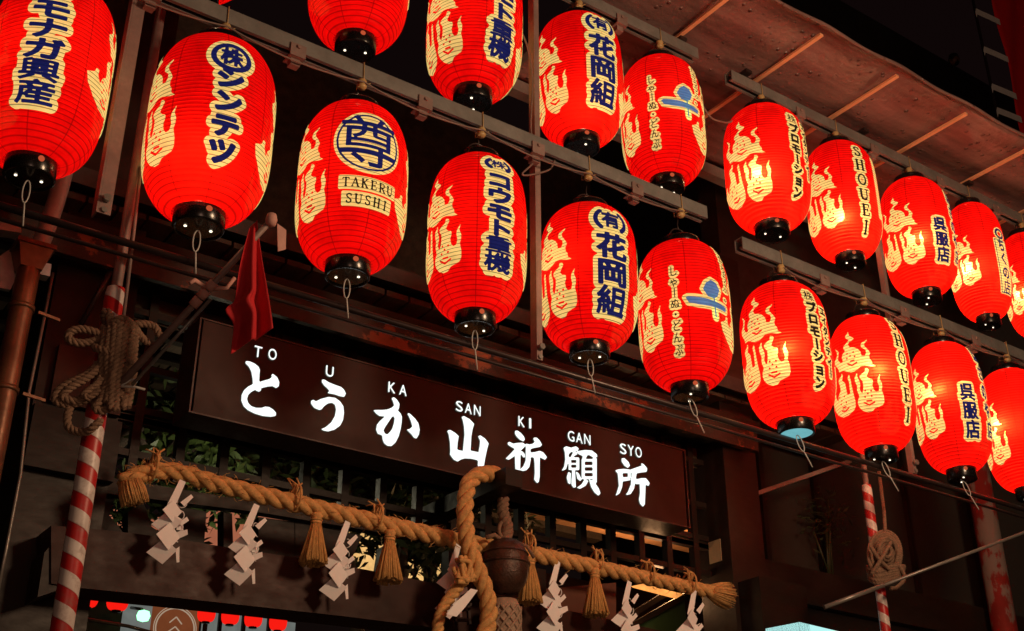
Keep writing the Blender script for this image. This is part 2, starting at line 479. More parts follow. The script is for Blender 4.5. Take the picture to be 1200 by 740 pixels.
def glyph(ch, cu, cv, w, h, rot=False, latin=False):
    """character outline set in a box of w x h round (cu, cv)"""
    if ch not in _gl: _gl[ch] = _font_mesh(ch)
    s = _gl[ch].copy()
    if len(s) == 0: return None
    if latin:
        x0, x1 = s[:, [0, 2]].min(), s[:, [0, 2]].max(); y0, y1 = s[:, [1, 3]].min(), s[:, [1, 3]].max()
    else:
        x0, x1, y0, y1 = _ref()
    s[:, [0, 2]] = (s[:, [0, 2]] - (x0 + x1) / 2) / (x1 - x0)
    s[:, [1, 3]] = (s[:, [1, 3]] - (y0 + y1) / 2) / (y1 - y0)
    if rot:
        a = s.copy(); s[:, 0] = a[:, 1]; s[:, 1] = -a[:, 0]; s[:, 2] = a[:, 3]; s[:, 3] = -a[:, 2]
    s[:, [0, 2]] = s[:, [0, 2]] * w + cu; s[:, [1, 3]] = s[:, [1, 3]] * h + cv
    return ('poly', s, (0.034 - 0.065 * min(h, 0.4)) if (not latin and ch in '株重機興産服店呉組有') else 0.0) if ch != '重' else ('poly', s, 0.034 - 0.05 * min(h, 0.4))
def poly(pts):
    p = np.array(pts, float); q = np.roll(p, -1, 0)
    return ('poly', np.hstack([p, q]))
def stroke(pts, w):
    p = np.array(pts, float)
    if len(p) == 1: p = np.vstack([p, p + 1e-5])
    return ('line', np.hstack([p[:-1], p[1:]]), w)
def field(shapes, margin, cell):
    shapes = [s for s in shapes if s is not None]
    allp = np.vstack([s[1].reshape(-1, 2) for s in shapes])
    wmax = max([s[2] for s in shapes if s[0] == 'line'] + [0])
    lo = allp.min(0) - margin - wmax - 2 * cell; hi = allp.max(0) + margin + wmax + 2 * cell
    xs = np.arange(lo[0], hi[0] + cell, cell); ys = np.arange(lo[1], hi[1] + cell, cell)
    F = np.full((len(ys), len(xs)), 9.0)
    for s in shapes:
        g = s[1]; w = s[2] if s[0] == 'line' else 0
        pts = g.reshape(-1, 2); a = pts.min(0) - margin - w - 2 * cell; b = pts.max(0) + margin + w + 2 * cell
        i0, i1 = np.searchsorted(xs, [a[0], b[0]]); j0, j1 = np.searchsorted(ys, [a[1], b[1]])
        X, Y = np.meshgrid(xs[i0:i1], ys[j0:j1]); sh = X.shape; X = X.ravel()[:, None]; Y = Y.ravel()[:, None]
        ax, ay, bx, by = g[:, 0], g[:, 1], g[:, 2], g[:, 3]
        dx, dy = bx - ax, by - ay; L2 = np.maximum(dx * dx + dy * dy, 1e-14)
        t = np.clip(((X - ax) * dx + (Y - ay) * dy) / L2, 0, 1)
        d = np.sqrt(((X - ax - t * dx) ** 2 + (Y - ay - t * dy) ** 2).min(1))
        if s[0] == 'poly':
            cr = ((ay > Y) != (by > Y))
            with np.errstate(divide='ignore', invalid='ignore'):
                xi = ax + (Y - ay) * dx / np.where(dy == 0, 1e-12, dy)
            ins = (np.logical_and(cr, X < xi).sum(1) % 2) == 1
            d = np.where(ins, -d, d) + (s[2] if len(s) > 2 else 0)
        else: d = d - w
        sub = F[j0:j1, i0:i1]; np.minimum(sub, d.reshape(sh), out=sub)
    return F, xs, ys
def fill(F, xs, ys, iso):
    G = F - iso; out = []
    ins = G <= 0
    any_ = ins[:-1, :-1] | ins[1:, :-1] | ins[:-1, 1:] | ins[1:, 1:]
    for j, i in zip(*np.nonzero(any_)):
        c = ((xs[i], ys[j], G[j, i]), (xs[i + 1], ys[j], G[j, i + 1]), (xs[i + 1], ys[j + 1], G[j + 1, i + 1]), (xs[i], ys[j + 1], G[j + 1, i]))
        if all(k[2] <= 0 for k in c): out.append([(k[0], k[1]) for k in c]); continue
        p = []
        for a, b in zip(c, c[1:] + c[:1]):
            if a[2] <= 0: p.append((a[0], a[1]))
            if (a[2] <= 0) != (b[2] <= 0):
                t = a[2] / (a[2] - b[2]); t = min(max(t, 1e-3), 1 - 1e-3); p.append((a[0] + (b[0] - a[0]) * t, a[1] + (b[1] - a[1]) * t))
        if len(p) >= 3: out.append(p)
    return out

# Roman capitals with serifs, drawn in a unit box
TK, TN = 0.075, 0.03
SERIF = {
 'T': [([(-.34, .5), (.34, .5)], TN), ([(0, .5), (0, -.5)], TK), ([(-.13, -.5), (.13, -.5)], TN), ([(-.34, .5), (-.36, .32)], TN), ([(.34, .5), (.36, .32)], TN)],
 'A': [([(-.36, -.5), (0, .5)], TN), ([(0, .5), (.32, -.5)], TK), ([(-.46, -.5), (-.24, -.5)], TN), ([(.2, -.5), (.46, -.5)], TN), ([(-.2, -.12), (.2, -.12)], TN)],
 'K': [([(-.24, .5), (-.24, -.5)], TK), ([(-.36, .5), (-.1, .5)], TN), ([(-.36, -.5), (-.1, -.5)], TN), ([(-.2, -.05), (.28, .5)], TN), ([(-.08, .1), (.3, -.5)], TK), ([(.16, .5), (.4, .5)], TN), ([(.16, -.5), (.42, -.5)], TN)],
 'E': [([(-.2, .5), (-.2, -.5)], TK), ([(-.34, .5), (.28, .5)], TN), ([(-.34, -.5), (.3, -.5)], TN), ([(-.2, 0), (.16, 0)], TN), ([(.28, .5), (.3, .3)], TN), ([(.3, -.5), (.33, -.28)], TN), ([(.16, .1), (.16, -.1)], TN)],
 'R': [([(-.24, .5), (-.24, -.5)], TK), ([(-.36, .5), (.06, .5), (.24, .42), (.29, .26), (.22, .08), (.04, 0), (-.2, 0)], TN + .015), ([(.0, 0), (.32, -.5)], TK), ([(-.36, -.5), (-.1, -.5)], TN), ([(.2, -.5), (.44, -.5)], TN)],
 'U': [([(-.28, .5), (-.28, -.2), (-.2, -.42), (0, -.5), (.18, -.42)], TK), ([(.18, -.42), (.28, -.2), (.28, .5)], TN), ([(-.42, .5), (-.14, .5)], TN), ([(.14, .5), (.42, .5)], TN)],
 'S': [([(.24, .3), (.22, .46), (0, .5), (-.2, .42), (-.24, .26), (-.14, .1), (.1, -.06), (.25, -.22), (.2, -.42), (0, -.5), (-.22, -.46), (-.26, -.28)], TN + .025)],
 'H': [([(-.27, .5), (-.27, -.5)], TK), ([(.27, .5), (.27, -.5)], TK), ([(-.27, 0), (.27, 0)], TN), ([(-.4, .5), (-.14, .5)], TN), ([(-.4, -.5), (-.14, -.5)], TN), ([(.14, .5), (.4, .5)], TN), ([(.14, -.5), (.4, -.5)], TN)],
 'I': [([(0, .5), (0, -.5)], TK), ([(-.14, .5), (.14, .5)], TN), ([(-.14, -.5), (.14, -.5)], TN)],
 'O': [([(.36 * math.cos(a * math.pi / 10), .5 * math.sin(a * math.pi / 10)) for a in range(21)], TN + .02)],
}
def serif(ch, cu, cv, w, h):
    return [stroke([(cu + x * w, cv + y * h) for x, y in pts], k * min(w, h)) for pts, k in SERIF[ch]]

# ================================================================== THE SETTING
YL = 3.40                       # the plane the lanterns hang in
ZG = 0.0
g = MB(); g.quad((-60, -40, ZG), (90, -40, ZG), (90, 80, ZG), (-60, 80, ZG))
struct(g.build('ground', m_ground))

# ================================================================== LANTERNS
def prof(t):                    # radius of the paper at height t in [-1, 1]
    t = min(1.0, abs(t))
    return 0.44 + 0.56 * max(0.0, 1 - t ** 4.2) ** 0.74
CAPH = 0.26
def sil_pts():
    out = []
    for t in np.linspace(-1, 1, 33):
        for a in np.linspace(0, 2 * math.pi, 48, endpoint=False):
            out.append((prof(t) * math.cos(a), prof(t) * math.sin(a), t * HN))
    cap = [(0.40 * math.cos(a), 0.40 * math.sin(a), -HN - CAPH) for a in np.linspace(0, 2 * math.pi, 48, endpoint=False)]
    return np.array(out), np.array(cap)
SP, CP = sil_pts()
def proj(pts):
    d = pts - np.array(CAM)
    w = d @ np.array(FW)
    return np.stack([600 + FPX * (d @ np.array(RT)) / w, 370 - FPX * (d @ np.array(UP)) / w], 1)
def fit(l, r, t, b, y):
    c = P((l + r) / 2, (t + b) / 2, y); R = 0.2; Rz = 0.22
    c = np.array(c)
    for _ in range(60):
        q = proj(SP * (R, R, Rz) + c); k = proj(CP * (R, R, Rz) + c)
        L, Rr, T = q[:, 0].min(), q[:, 0].max(), q[:, 1].min(); B = max(q[:, 1].max(), k[:, 1].max())
        R *= ((r - l) / (Rr - L)) ** 0.8; Rz *= ((b - t) / (B - T)) ** 0.8
        dep = (c - np.array(CAM)) @ np.array(FW)
        c[0] += 0.8 * ((l + r) / 2 - (L + Rr) / 2) * dep / FPX / math.cos(YAW)
        c[2] += 0.8 * ((T + B) / 2 - (t + b) / 2) * dep / FPX / math.cos(PITCH)
    return Vector(c), R, Rz
YU = YL + 0.09
#  key: (left, right, top, bottom of the lantern in the survey picture, plane, label)
LAN = {
 'L0': (-29, 136, -30, 226, YL), 'L1': (166, 323, 38, 284, YL), 'L2': (346, 478, 116, 339, YL), 'L3': (500, 617, 178, 397, YL),
 'L4': (632, 748, 236, 430, YL), 'L5': (747, 859, 280, 475, YL), 'L6': (867, 979, 329, 517, YL), 'L7': (971, 1074, 369, 546, YL),
 'L8': (1066, 1163, 400, 569, YL), 'L9': (1146, 1240, 431, 590, YL),
 'U1': (170, 312, -208, 17, YU), 'U2': (361, 481, -122, 76, YU), 'U3': (500, 612, -62, 136, YU), 'U4': (627, 731, 12, 188, YU),
 'U5': (727, 827, 63, 234, YU), 'U6': (847, 951, 120, 287, YU), 'U7': (942, 1034, 164, 320, YU), 'U8': (1030, 1123, 207, 361, YU),
 'U9': (1106, 1187, 237, 389, YU), 'U10': (1170, 1250, 272, 408, YU),
}
LABEL = {
 'L0': 'largest red lantern, cut by the left edge of the photo, with wide blue characters',
 'L1': 'big red lantern with slanting blue katakana, hanging left of the small red flag',
 'L2': 'red lantern with a round cream crest above two lines of Roman lettering',
 'L3': 'lower red lantern with a long unbroken column of squat blue characters, fully in view',
 'L4': 'lower red lantern with one bracketed and three large blue characters, hanging beside the central post',
 'L5': 'lower red lantern with a pale blue brush mark and thin hiragana column',
 'L6': 'red lantern with a pale cyan disc under its black bottom ring',
 'L7': 'lower red lantern with upright Roman capitals, next right of the one with a cyan disc',
 'L8': 'lower red lantern with three short blue characters, above the right hand cord bundle',
 'L9': 'lowest red lantern at the right edge of the photo, cut off by it',
 'U1': 'red lantern at the top edge of the photo of which only the lower tip shows',
 'U2': 'red lantern cut by the top edge, only its plain lower half in view',
 'U3': 'red lantern with blue characters cut by the top edge of the photo',
 'U4': 'upper red lantern with one bracketed and three large blue characters, under the awning end',
 'U5': 'upper red lantern with a pale blue brush mark and thin hiragana column',
 'U6': 'upper red lantern with a white hot flame emblem and black katakana column',
 'U7': 'upper red lantern with upright Roman capitals running down its right side',
 'U8': 'upper red lantern with three short blue characters beside its flame emblem',
 'U9': 'upper red lantern with a framed narrow column of blue characters',
 'U10': 'upper red lantern cut by the right edge of the photo under the awning',
}
FITS = {k: fit(*v) for k, v in LAN.items()}

def surf(k, px, py):
    """point of the picture on lantern k -> (azimuth from the viewer, height in radii)"""
    c, R, Rz = FITS[k]
    d = ray(px, py); S = Vector((1 / R, 1 / R, 1 / Rz))
    o = (CAM - c); o = Vector((o.x * S.x, o.y * S.y, o.z * S.z)); d = Vector((d.x * S.x, d.y * S.y, d.z * S.z))
    best = None; t0 = -o.dot(d) / d.dot(d); span = 2.6 / d.length
    for i in range(600):
        t = t0 - span + 2 * span * i / 600
        p = o + d * t
        if abs(p.z) > HN: continue
        f = math.hypot(p.x, p.y) - prof(p.z / HN)
        if best is None or f < best[0]: best = (f, p)
        if f <= 0: break
    p = best[1]
    dv = Vector((c.x - CAM.x, c.y - CAM.y)).normalized(); rv = Vector((dv.y, -dv.x))
    n = Vector((p.x, p.y))
    return math.atan2(n.dot(rv), -n.dot(dv)), p.z * Rz / R
def wrap(k, phi, u, v, off):
    c, R, Rz = FITS[k]
    dv = Vector((c.x - CAM.x, c.y - CAM.y)).normalized(); rv = Vector((dv.y, -dv.x))
    z = max(-HN * 0.985, min(HN * 0.985, v * R / Rz)); a = phi + u; r = prof(z / HN) + off
    n = -dv * math.cos(a) + rv * math.sin(a)
    return (n.x * r, n.y * r, z)
def print_mesh(k, phi, plist, off, name, mat):
    mb = MB(); mb.polys([[wrap(k, phi, u, v, off) for u, v in p] for p in plist])
    for f in mb.bm.faces: f.smooth = True
    return mb.mesh(name, mat)

# the flame emblem: three smiling flaming jewels, drawn flat in (azimuth, height)
EA = [(138,45),(147,75),(150,88),(180,100),(185,110),(170,128),(150,140),(142,155),(155,172),(185,172),(215,185),(235,205),(243,235),(262,235),(270,215),(265,195),(235,180),(228,160),(235,140),(262,125),(287,105),(280,130),(262,150),(265,165),(290,190),(308,215),(300,240),(305,260),(320,275),(325,298),(360,318),(320,322),(265,316),(235,322),(215,340),(190,360),(160,368),(130,362),(105,355),(75,370),(68,345),(45,315),(40,285),(50,265),(58,240),(55,215),(35,190),(55,192),(75,210),(72,240),(68,270),(85,290),(100,285),(92,255),(98,225),(115,205),(102,190),(103,170),(120,150),(140,125),(115,108),(118,90),(130,75)]
EB = [(262,325),(290,330),(300,345),(290,370),(282,392),(300,405),(325,410),(330,435),(325,460),(335,490),(350,505),(365,500),(368,470),(355,435),(355,410),(370,375),(388,352),(380,385),(378,410),(395,440),(398,470),(395,495),(410,540),(415,580),(405,610),(370,625),(345,635),(325,660),(290,668),(250,655),(225,630),(212,600),(212,570),(222,545),(205,500),(205,470),(190,435),(185,405),(195,385),(200,365),(212,365),(212,395),(230,430),(235,455),(232,490),(245,515),(250,495),(250,465),(245,430),(225,410),(222,390),(240,370),(262,355)]
EC = [(90,370),(102,375),(105,395),(100,425),(120,440),(128,470),(135,505),(140,530),(155,520),(150,480),(145,440),(135,410),(140,385),(152,375),(158,400),(165,430),(172,465),(180,500),(190,540),(200,580),(203,620),(190,650),(150,690),(110,708),(75,695),(50,660),(38,610),(45,570),(45,535),(55,525),(58,560),(70,580),(72,540),(85,505),(80,470),(70,440),(72,415),(88,395)]
MARKS = [[(133,225)],[(178,212)],[(155,240)],[(132,262)],[(188,243)],[(138,300),(170,312),(205,288)],[(158,280),(185,272)],
         [(268,500)],[(312,500)],[(288,522)],[(268,548)],[(316,540)],[(262,590),(300,608),(340,585)],[(282,577),(318,572)],
         [(80,555)],[(115,545)],[(97,578)],[(92,605)],[(130,590)],[(100,655),(125,655),(150,628)],[(105,632),(128,622)]]
def _em(p):
    f, v = surf('L7', 972 + p[0] * 70 / 450, 380 + p[1] * 115 / 740); return (f, v)
_fc = _em((300, 560))
def _rel(p):
    a = _em(p); return (a[0] - _fc[0], a[1] - _fc[1])
_F, _xs, _ys = field([poly([_rel(p) for p in q]) for q in (EA, EB, EC)], 0.02, 0.022)
_K, _, _ = field([stroke([_rel(p) for p in q], 0.020 if len(q) > 1 else 0.026) for q in MARKS] + [stroke([(_xs[0], _ys[0])], 0.0001), stroke([(_xs[-1], _ys[-1])], 0.0001)], 0.05, 0.022)
def sample(F, xs, ys, X, Y):
    i = np.clip(np.searchsorted(xs, X) - 1, 0, len(xs) - 2); j = np.clip(np.searchsorted(ys, Y) - 1, 0, len(ys) - 2)
    return i, j
_K2 = np.full_like(_F, 9.0)
_XX, _YY = np.meshgrid(_xs, _ys)
for q in MARKS:
    pr = [_rel(p) for p in q]; w = 0.020 if len(q) > 1 else 0.026
    if len(pr) == 1: _K2 = np.minimum(_K2, np.hypot(_XX - pr[0][0], _YY - pr[0][1]) - w)
    for a, b in zip(pr, pr[1:]):
        dx, dy = b[0] - a[0], b[1] - a[1]; t = np.clip(((_XX - a[0]) * dx + (_YY - a[1]) * dy) / (dx * dx + dy * dy), 0, 1)
        _K2 = np.minimum(_K2, np.hypot(_XX - a[0] - t * dx, _YY - a[1] - t * dy) - w)
EMB = fill(np.maximum(_F + 0.013, -_K2), _xs, _ys, 0.0)

FLAME = {'L0': (88, None), 'L1': (184, 170), 'L2': (363, 240), 'L3': (523, 301), 'L4': (659, 353), 'L5': (763, 394), 'L6': (907, 434), 'L7': (1019, 467),
         'L8': (1094, 501), 'L9': (1172, 532), 'U2': (-76, None), 'U3': (526, 54), 'U4': (650, 115), 'U5': (739, 167), 'U6': (889, 219), 'U7': (975, 254),
         'U8': (1070, 296), 'U9': (1138, 324), 'U10': (1194, 358), 'U1': (-80, None)}
HOT = {'L4': (652, 305, .5), 'L6': (922, 408, 1.0), 'L7': (1031, 432, 1.6), 'L8': (1100, 457, 1.4), 'L9': (1170, 500, 1.7),
       'U6': (888, 203, 1.3), 'U7': (988, 254, 1.2), 'U8': (1078, 278, 1.3), 'U9': (1132, 316, 1.8), 'U10': (1196, 344, 1.4), 'L1': (232, 170, .18), 'U4': (690, 110, .12)}

def column(k, text, pt, pb, w, hk=0.9, bold=0.0, tight=None):
    """vertical line of characters from picture point pt to pb on lantern k"""
    f0, v0 = surf(k, *pt); f1, v1 = surf(k, *pb); n = len(text); out = []
    f = (f0 + f1) / 2
    sp = (v0 - v1) / max(1, n - 1); h = abs(sp) * hk if tight is None else tight
    for i, ch in enumerate(text):
        out.append(glyph(ch, 0, v0 - sp * i, w, h, rot=(ch in 'ー・' and ch == 'ー')))
    return f, out
def ring_arc(cv, ru, rv, full, w, cu=0.0):
    if full: return [stroke([(cu + ru * math.cos(a * math.pi / 12), cv + rv * math.sin(a * math.pi / 12)) for a in range(25)], w)]
    out = []
    for s in (1, -1):
        out.append(stroke([(cu + s * ru * math.cos(D2R(a)), cv + rv * math.sin(D2R(a))) for a in range(-48, 49, 12)], w))
    return out
def shift(shapes, du):
    for s in shapes:
        if s is None: continue
        s[1][:, 0] += du; s[1][:, 2] += du
    return shapes

def design(k):
    """list of layers (azimuth, shapes, ink iso, ground iso, ink material)"""
    D = []
    if k == 'L0':
        f, s = column(k, 'トモナガ興産', (69, -9), (37, 108), 0.54, 0.94)
        D.append((f, s, 0.024, 0.115, m_navy))
    if k == 'L1':
        f, s = column(k, 'シンテツ', (269, 93), (260, 179), 0.38, 0.84)
        f2, v2 = surf(k, 272, 68)
        s += [glyph('株', f2 - f, v2, 0.30, 0.32)] + ring_arc(v2, 0.29, 0.25, True, 0.014, f2 - f)
        D.append((f, s, 0.030, 0.105, m_navy))
    if k in ('L3', 'U3'):
        if k == 'L3': f, s = column(k, 'コウモト重機', (586, 213), (583, 309), 0.50, 0.92); f2, v2 = surf(k, 584, 194)
        else: f, s = column(k, 'コウモト重機', (592, -38), (583, 55), 0.50, 0.92); f2, v2 = surf(k, 592, -56)
        s += [glyph('株', 0, v2, 0.30, 0.20)] + ring_arc(v2, 0.28, 0.15, False, 0.018)
        D.append((f, s, 0.028, 0.120, m_navy))
    if k in ('L4', 'U4'):
        if k == 'L4': f, s = column(k, '花岡組', (718, 290), (717, 353), 0.58, 0.88); f2, v2 = surf(k, 716, 259)
        else: f, s = column(k, '花岡組', (707, 56), (706, 110), 0.58, 0.88); f2, v2 = surf(k, 709, 31)
        s += [glyph('有', 0, v2, 0.36, 0.36)] + ring_arc(v2, 0.34, 0.28, False, 0.02)
        D.append((f, s, 0.028, 0.120, m_navy))
    if k == 'L2':
        f, v = surf(k, 433, 168); s = []
        q = lambda x, y: ((x - 258) / 190 * 0.60, v - (y - 250 - 0.27 * (x - 258)) / 175 * 0.62)
        s.append(glyph('尊', 0, v, 0.96, 1.02))
        for y_ in (.30, -.19):
            x_ = .57 * math.sqrt(1 - (y_ / .59) ** 2)
            s.append(stroke([(-x_, v + y_), (x_, v + y_)], 0.012))
        s += ring_arc(v, 0.57, 0.59, True, 0.012)
        D.append((f, s, 0.007, None, m_navy))
        D.append((f, [stroke([(0, v)], 0.001)], None, ('ell', v, 0.64, 0.67), None))
        for word, pc, wd in (('TAKERU', (432, 218), 0.98), ('SUSHI', (430, 237), 0.84)):
            f, v = surf(k, *pc); s = []; n = len(word)
            for i, ch in enumerate(word): s += serif(ch, (i - (n - 1) / 2) * wd / n, v, wd / n * 0.92, 0.17)
            D.append((f, s, 0.004, None, m_black))
            D.append((f, [poly([(-wd / 2 - .03, v - .125), (wd / 2 + .03, v - .125), (wd / 2 + .03, v + .125), (-wd / 2 - .03, v + .125)])], None, 0.02, None))
    if k in ('L5', 'U5'):
        a = {'L5': ((791, 318), (794, 410), (828, 351), (841, 297), (846, 348)), 'U5': ((765, 94), (767, 169), (797, 120), (811, 84), (816, 121))}[k]
        f, s = column(k, 'しゃーぬ・どんぷ', a[0], a[1], 0.16, 0.92)
        D.append((f, s, 0.002, 0.050, m_black))
        f, s = column(k, 'たからうふ。', a[3], a[4], 0.16, 0.92)
        D.append((f, s, 0.002, 0.048, m_black))
        f, v = surf(k, *a[2])
        top = [poly([(x, v + y) for x, y in [(-.08, .24), (.00, .40), (.12, .49), (.26, .44), (.34, .30), (.28, .14), (.18, .06), (.02, .08)]]),
               poly([(x, v + y) for x, y in [(-.46, .02), (-.40, .05), (0, .02), (.34, -.02), (.52, -.06), (.50, -.17), (.2, -.15), (-.2, -.14), (-.40, -.10)]])]
        stem = [stroke([(.17, v + .1), (.19, v - .40)], .018)]; top.append(stroke([(.17, v + .12), (.19, v - .36)], .016))
        D.append((f, top, 0.0, 0.075, m_skyb)); D.append((f, stem, None, 0.06, None))
    if k in ('L6', 'U6'):
        a = {'L6': ((951, 349), (955, 449), (964, 367), (971, 437)), 'U6': ((929, 141), (932, 226), (940, 152), (945, 206))}[k]
        f, s = column(k, '株プロモーション', a[0], a[1], 0.23, 0.86)
        D.append((f, s, 0.018, 0.080, m_black))
        f, s = column(k, 'エイタンティー', a[2], a[3], 0.18, 0.86)
        D.append((f, s, 0.012, 0.066, m_black))
    if k in ('L7', 'U7'):
        a = {'L7': ((1049, 383), (1064, 486)), 'U7': ((1004, 178), (1016, 267))}[k]
        f0, v0 = surf(k, *a[0]); f1, v1 = surf(k, *a[1]); f = min(f0, f1) - .02; s = []; print(k, 'roman', f0, f1)
        for i, ch in enumerate('SHOUEI'): s += serif(ch, 0, v0 + (v1 - v0) * i / 5, 0.30, 0.33)
        D.append((f, s, 0.010, 0.078, m_black))
        D.append((f + 0.62, [stroke([(0, v0 - .1), (0, v1 + .5)], .05)], None, 0.06, None))
    if k in ('L8', 'U8'):
        a = {'L8': ((1133, 460), (1140, 504), (1143, 420), (1155, 503)), 'U8': ((1101, 263), (1106, 298), (1110, 235), (1119, 300))}[k]
        f, s = column(k, '呉服店', a[0], a[1], 0.36, 0.86)
        D.append((f, s, 0.026, 0.105, m_navy))
        f, s = column(k, 'はさのや店', a[2], a[3], 0.24, 0.8)
        D.append((f, s, 0.018, 0.075, m_navy))
    if k in ('L9', 'U9'):
        a = {'L9': ((1216, 480), (1226, 560)), 'U9': ((1173, 288), (1180, 337))}[k]
        f, s = column(k, 'ちくの店', a[0], a[1], 0.30, 0.86)
        f0, v0 = surf(k, *a[0]); f1, v1 = surf(k, *a[1])
        D.append((f, s, 0.016, 0.0, m_navy))
        D.append((f, [stroke([(-.27, v0 + .2), (.27, v0 + .2), (.27, v1 - .2), (-.27, v1 - .2), (-.27, v0 + .2)], .014)], 0.0, 0.04, m_navy))
        D.append((f, [poly([(-.27, v0 + .2), (.27, v0 + .2), (.27, v1 - .2), (-.27, v1 - .2)])], None, 0.0, None))
        D.append((f, ring_arc(v0 + .46, .17, .17, True, .03), 0.01, 0.06, m_navy))
    return D

# shared parts -------------------------------------------------------
mb = MB(); mb.lathe([(prof(t), t * HN) for t in np.sin(np.linspace(-math.pi / 2, math.pi / 2, 61))], seg=72)
for v in mb.bm.verts:                      # the paper is not quite round: gores, dents
    a = math.atan2(v.co.y, v.co.x); k = 1 + .0045 * math.cos(8 * a) + .004 * math.sin(3 * a + 2.1 * v.co.z) - .003 * math.sin(5 * a - 4 * v.co.z)
    v.co.x *= k; v.co.y *= k
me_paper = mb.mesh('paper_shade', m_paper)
mb = MB()
mb.lathe([(0.0, HN + 0.10), (0.40, HN + 0.10), (0.415, HN + 0.16), (0.44, HN + 0.17), (0.455, HN + 0.13), (0.455, HN - 0.02), (0.43, HN - 0.05), (0.38, HN - 0.05)], seg=40)
me_top = mb.mesh('top_ring', m_lacq)
mb = MB()
mb.lathe([(0.37, -HN + 0.05), (0.40, -HN + 0.05), (0.405, -HN + 0.02), (0.405, -HN - CAPH + 0.02), (0.39, -HN - CAPH), (0.355, -HN - CAPH), (0.35, -HN - CAPH + 0.05)], seg=48)
me_cap = mb.mesh('bottom_ring', m_lacq)
mb = MB(); mb.disc((0, 0, -HN - CAPH + 0.025), 0.353, 40); me_disc = mb.mesh('bottom_plate', m_lacq)
mb = MB(); mb.disc((0, 0, -HN - CAPH + 0.025), 0.353, 40); me_disc_c = mb.mesh('bottom_plate_cyan', m_cyan)
mb = MB(); mb.lathe([(0.001, 0), (0.023, 0), (0.025, -0.012), (0.001, -0.014)], seg=12); me_hole = mb.mesh('vent_hole', m_hole)
mb = MB(); mb.lathe([(0.028, -0.012), (0.05, -0.012), (0.05, 0.012), (0.028, 0.012), (0.028, -0.012)], seg=16); mb.disc((0, 0, 0.004), 0.03, 12)
me_rivet = mb.mesh('side_vent', m_rivet)
mb = MB(); arc = [(0.30 * math.cos(a), 0, HN + 0.15 + 0.34 * math.sin(a)) for a in np.linspace(0, math.pi, 15)]
mb.tube(arc, 0.018, 6); mb.tube([(0, 0, HN + 0.48), (0, 0.03, HN + 0.62), (0, 0, HN + 0.74)], 0.014, 6)
me_hang = mb.mesh('hanging_wire', m_pipe)
zc = -HN - CAPH
mb = MB()
mb.tube([(0.055 * math.sin(a), 0, zc - 0.22 + 0.2 * math.cos(a)) for a in np.linspace(0, 2 * math.pi, 20, endpoint=False)], 0.012, 6, closed=True)
mb.tube([(0, 0, zc - 0.41), (0.012, 0, zc - 0.46), (0.05, 0, zc - 0.82)], 0.014, 6)
me_hook = mb.mesh('lower_hook', m_wire)

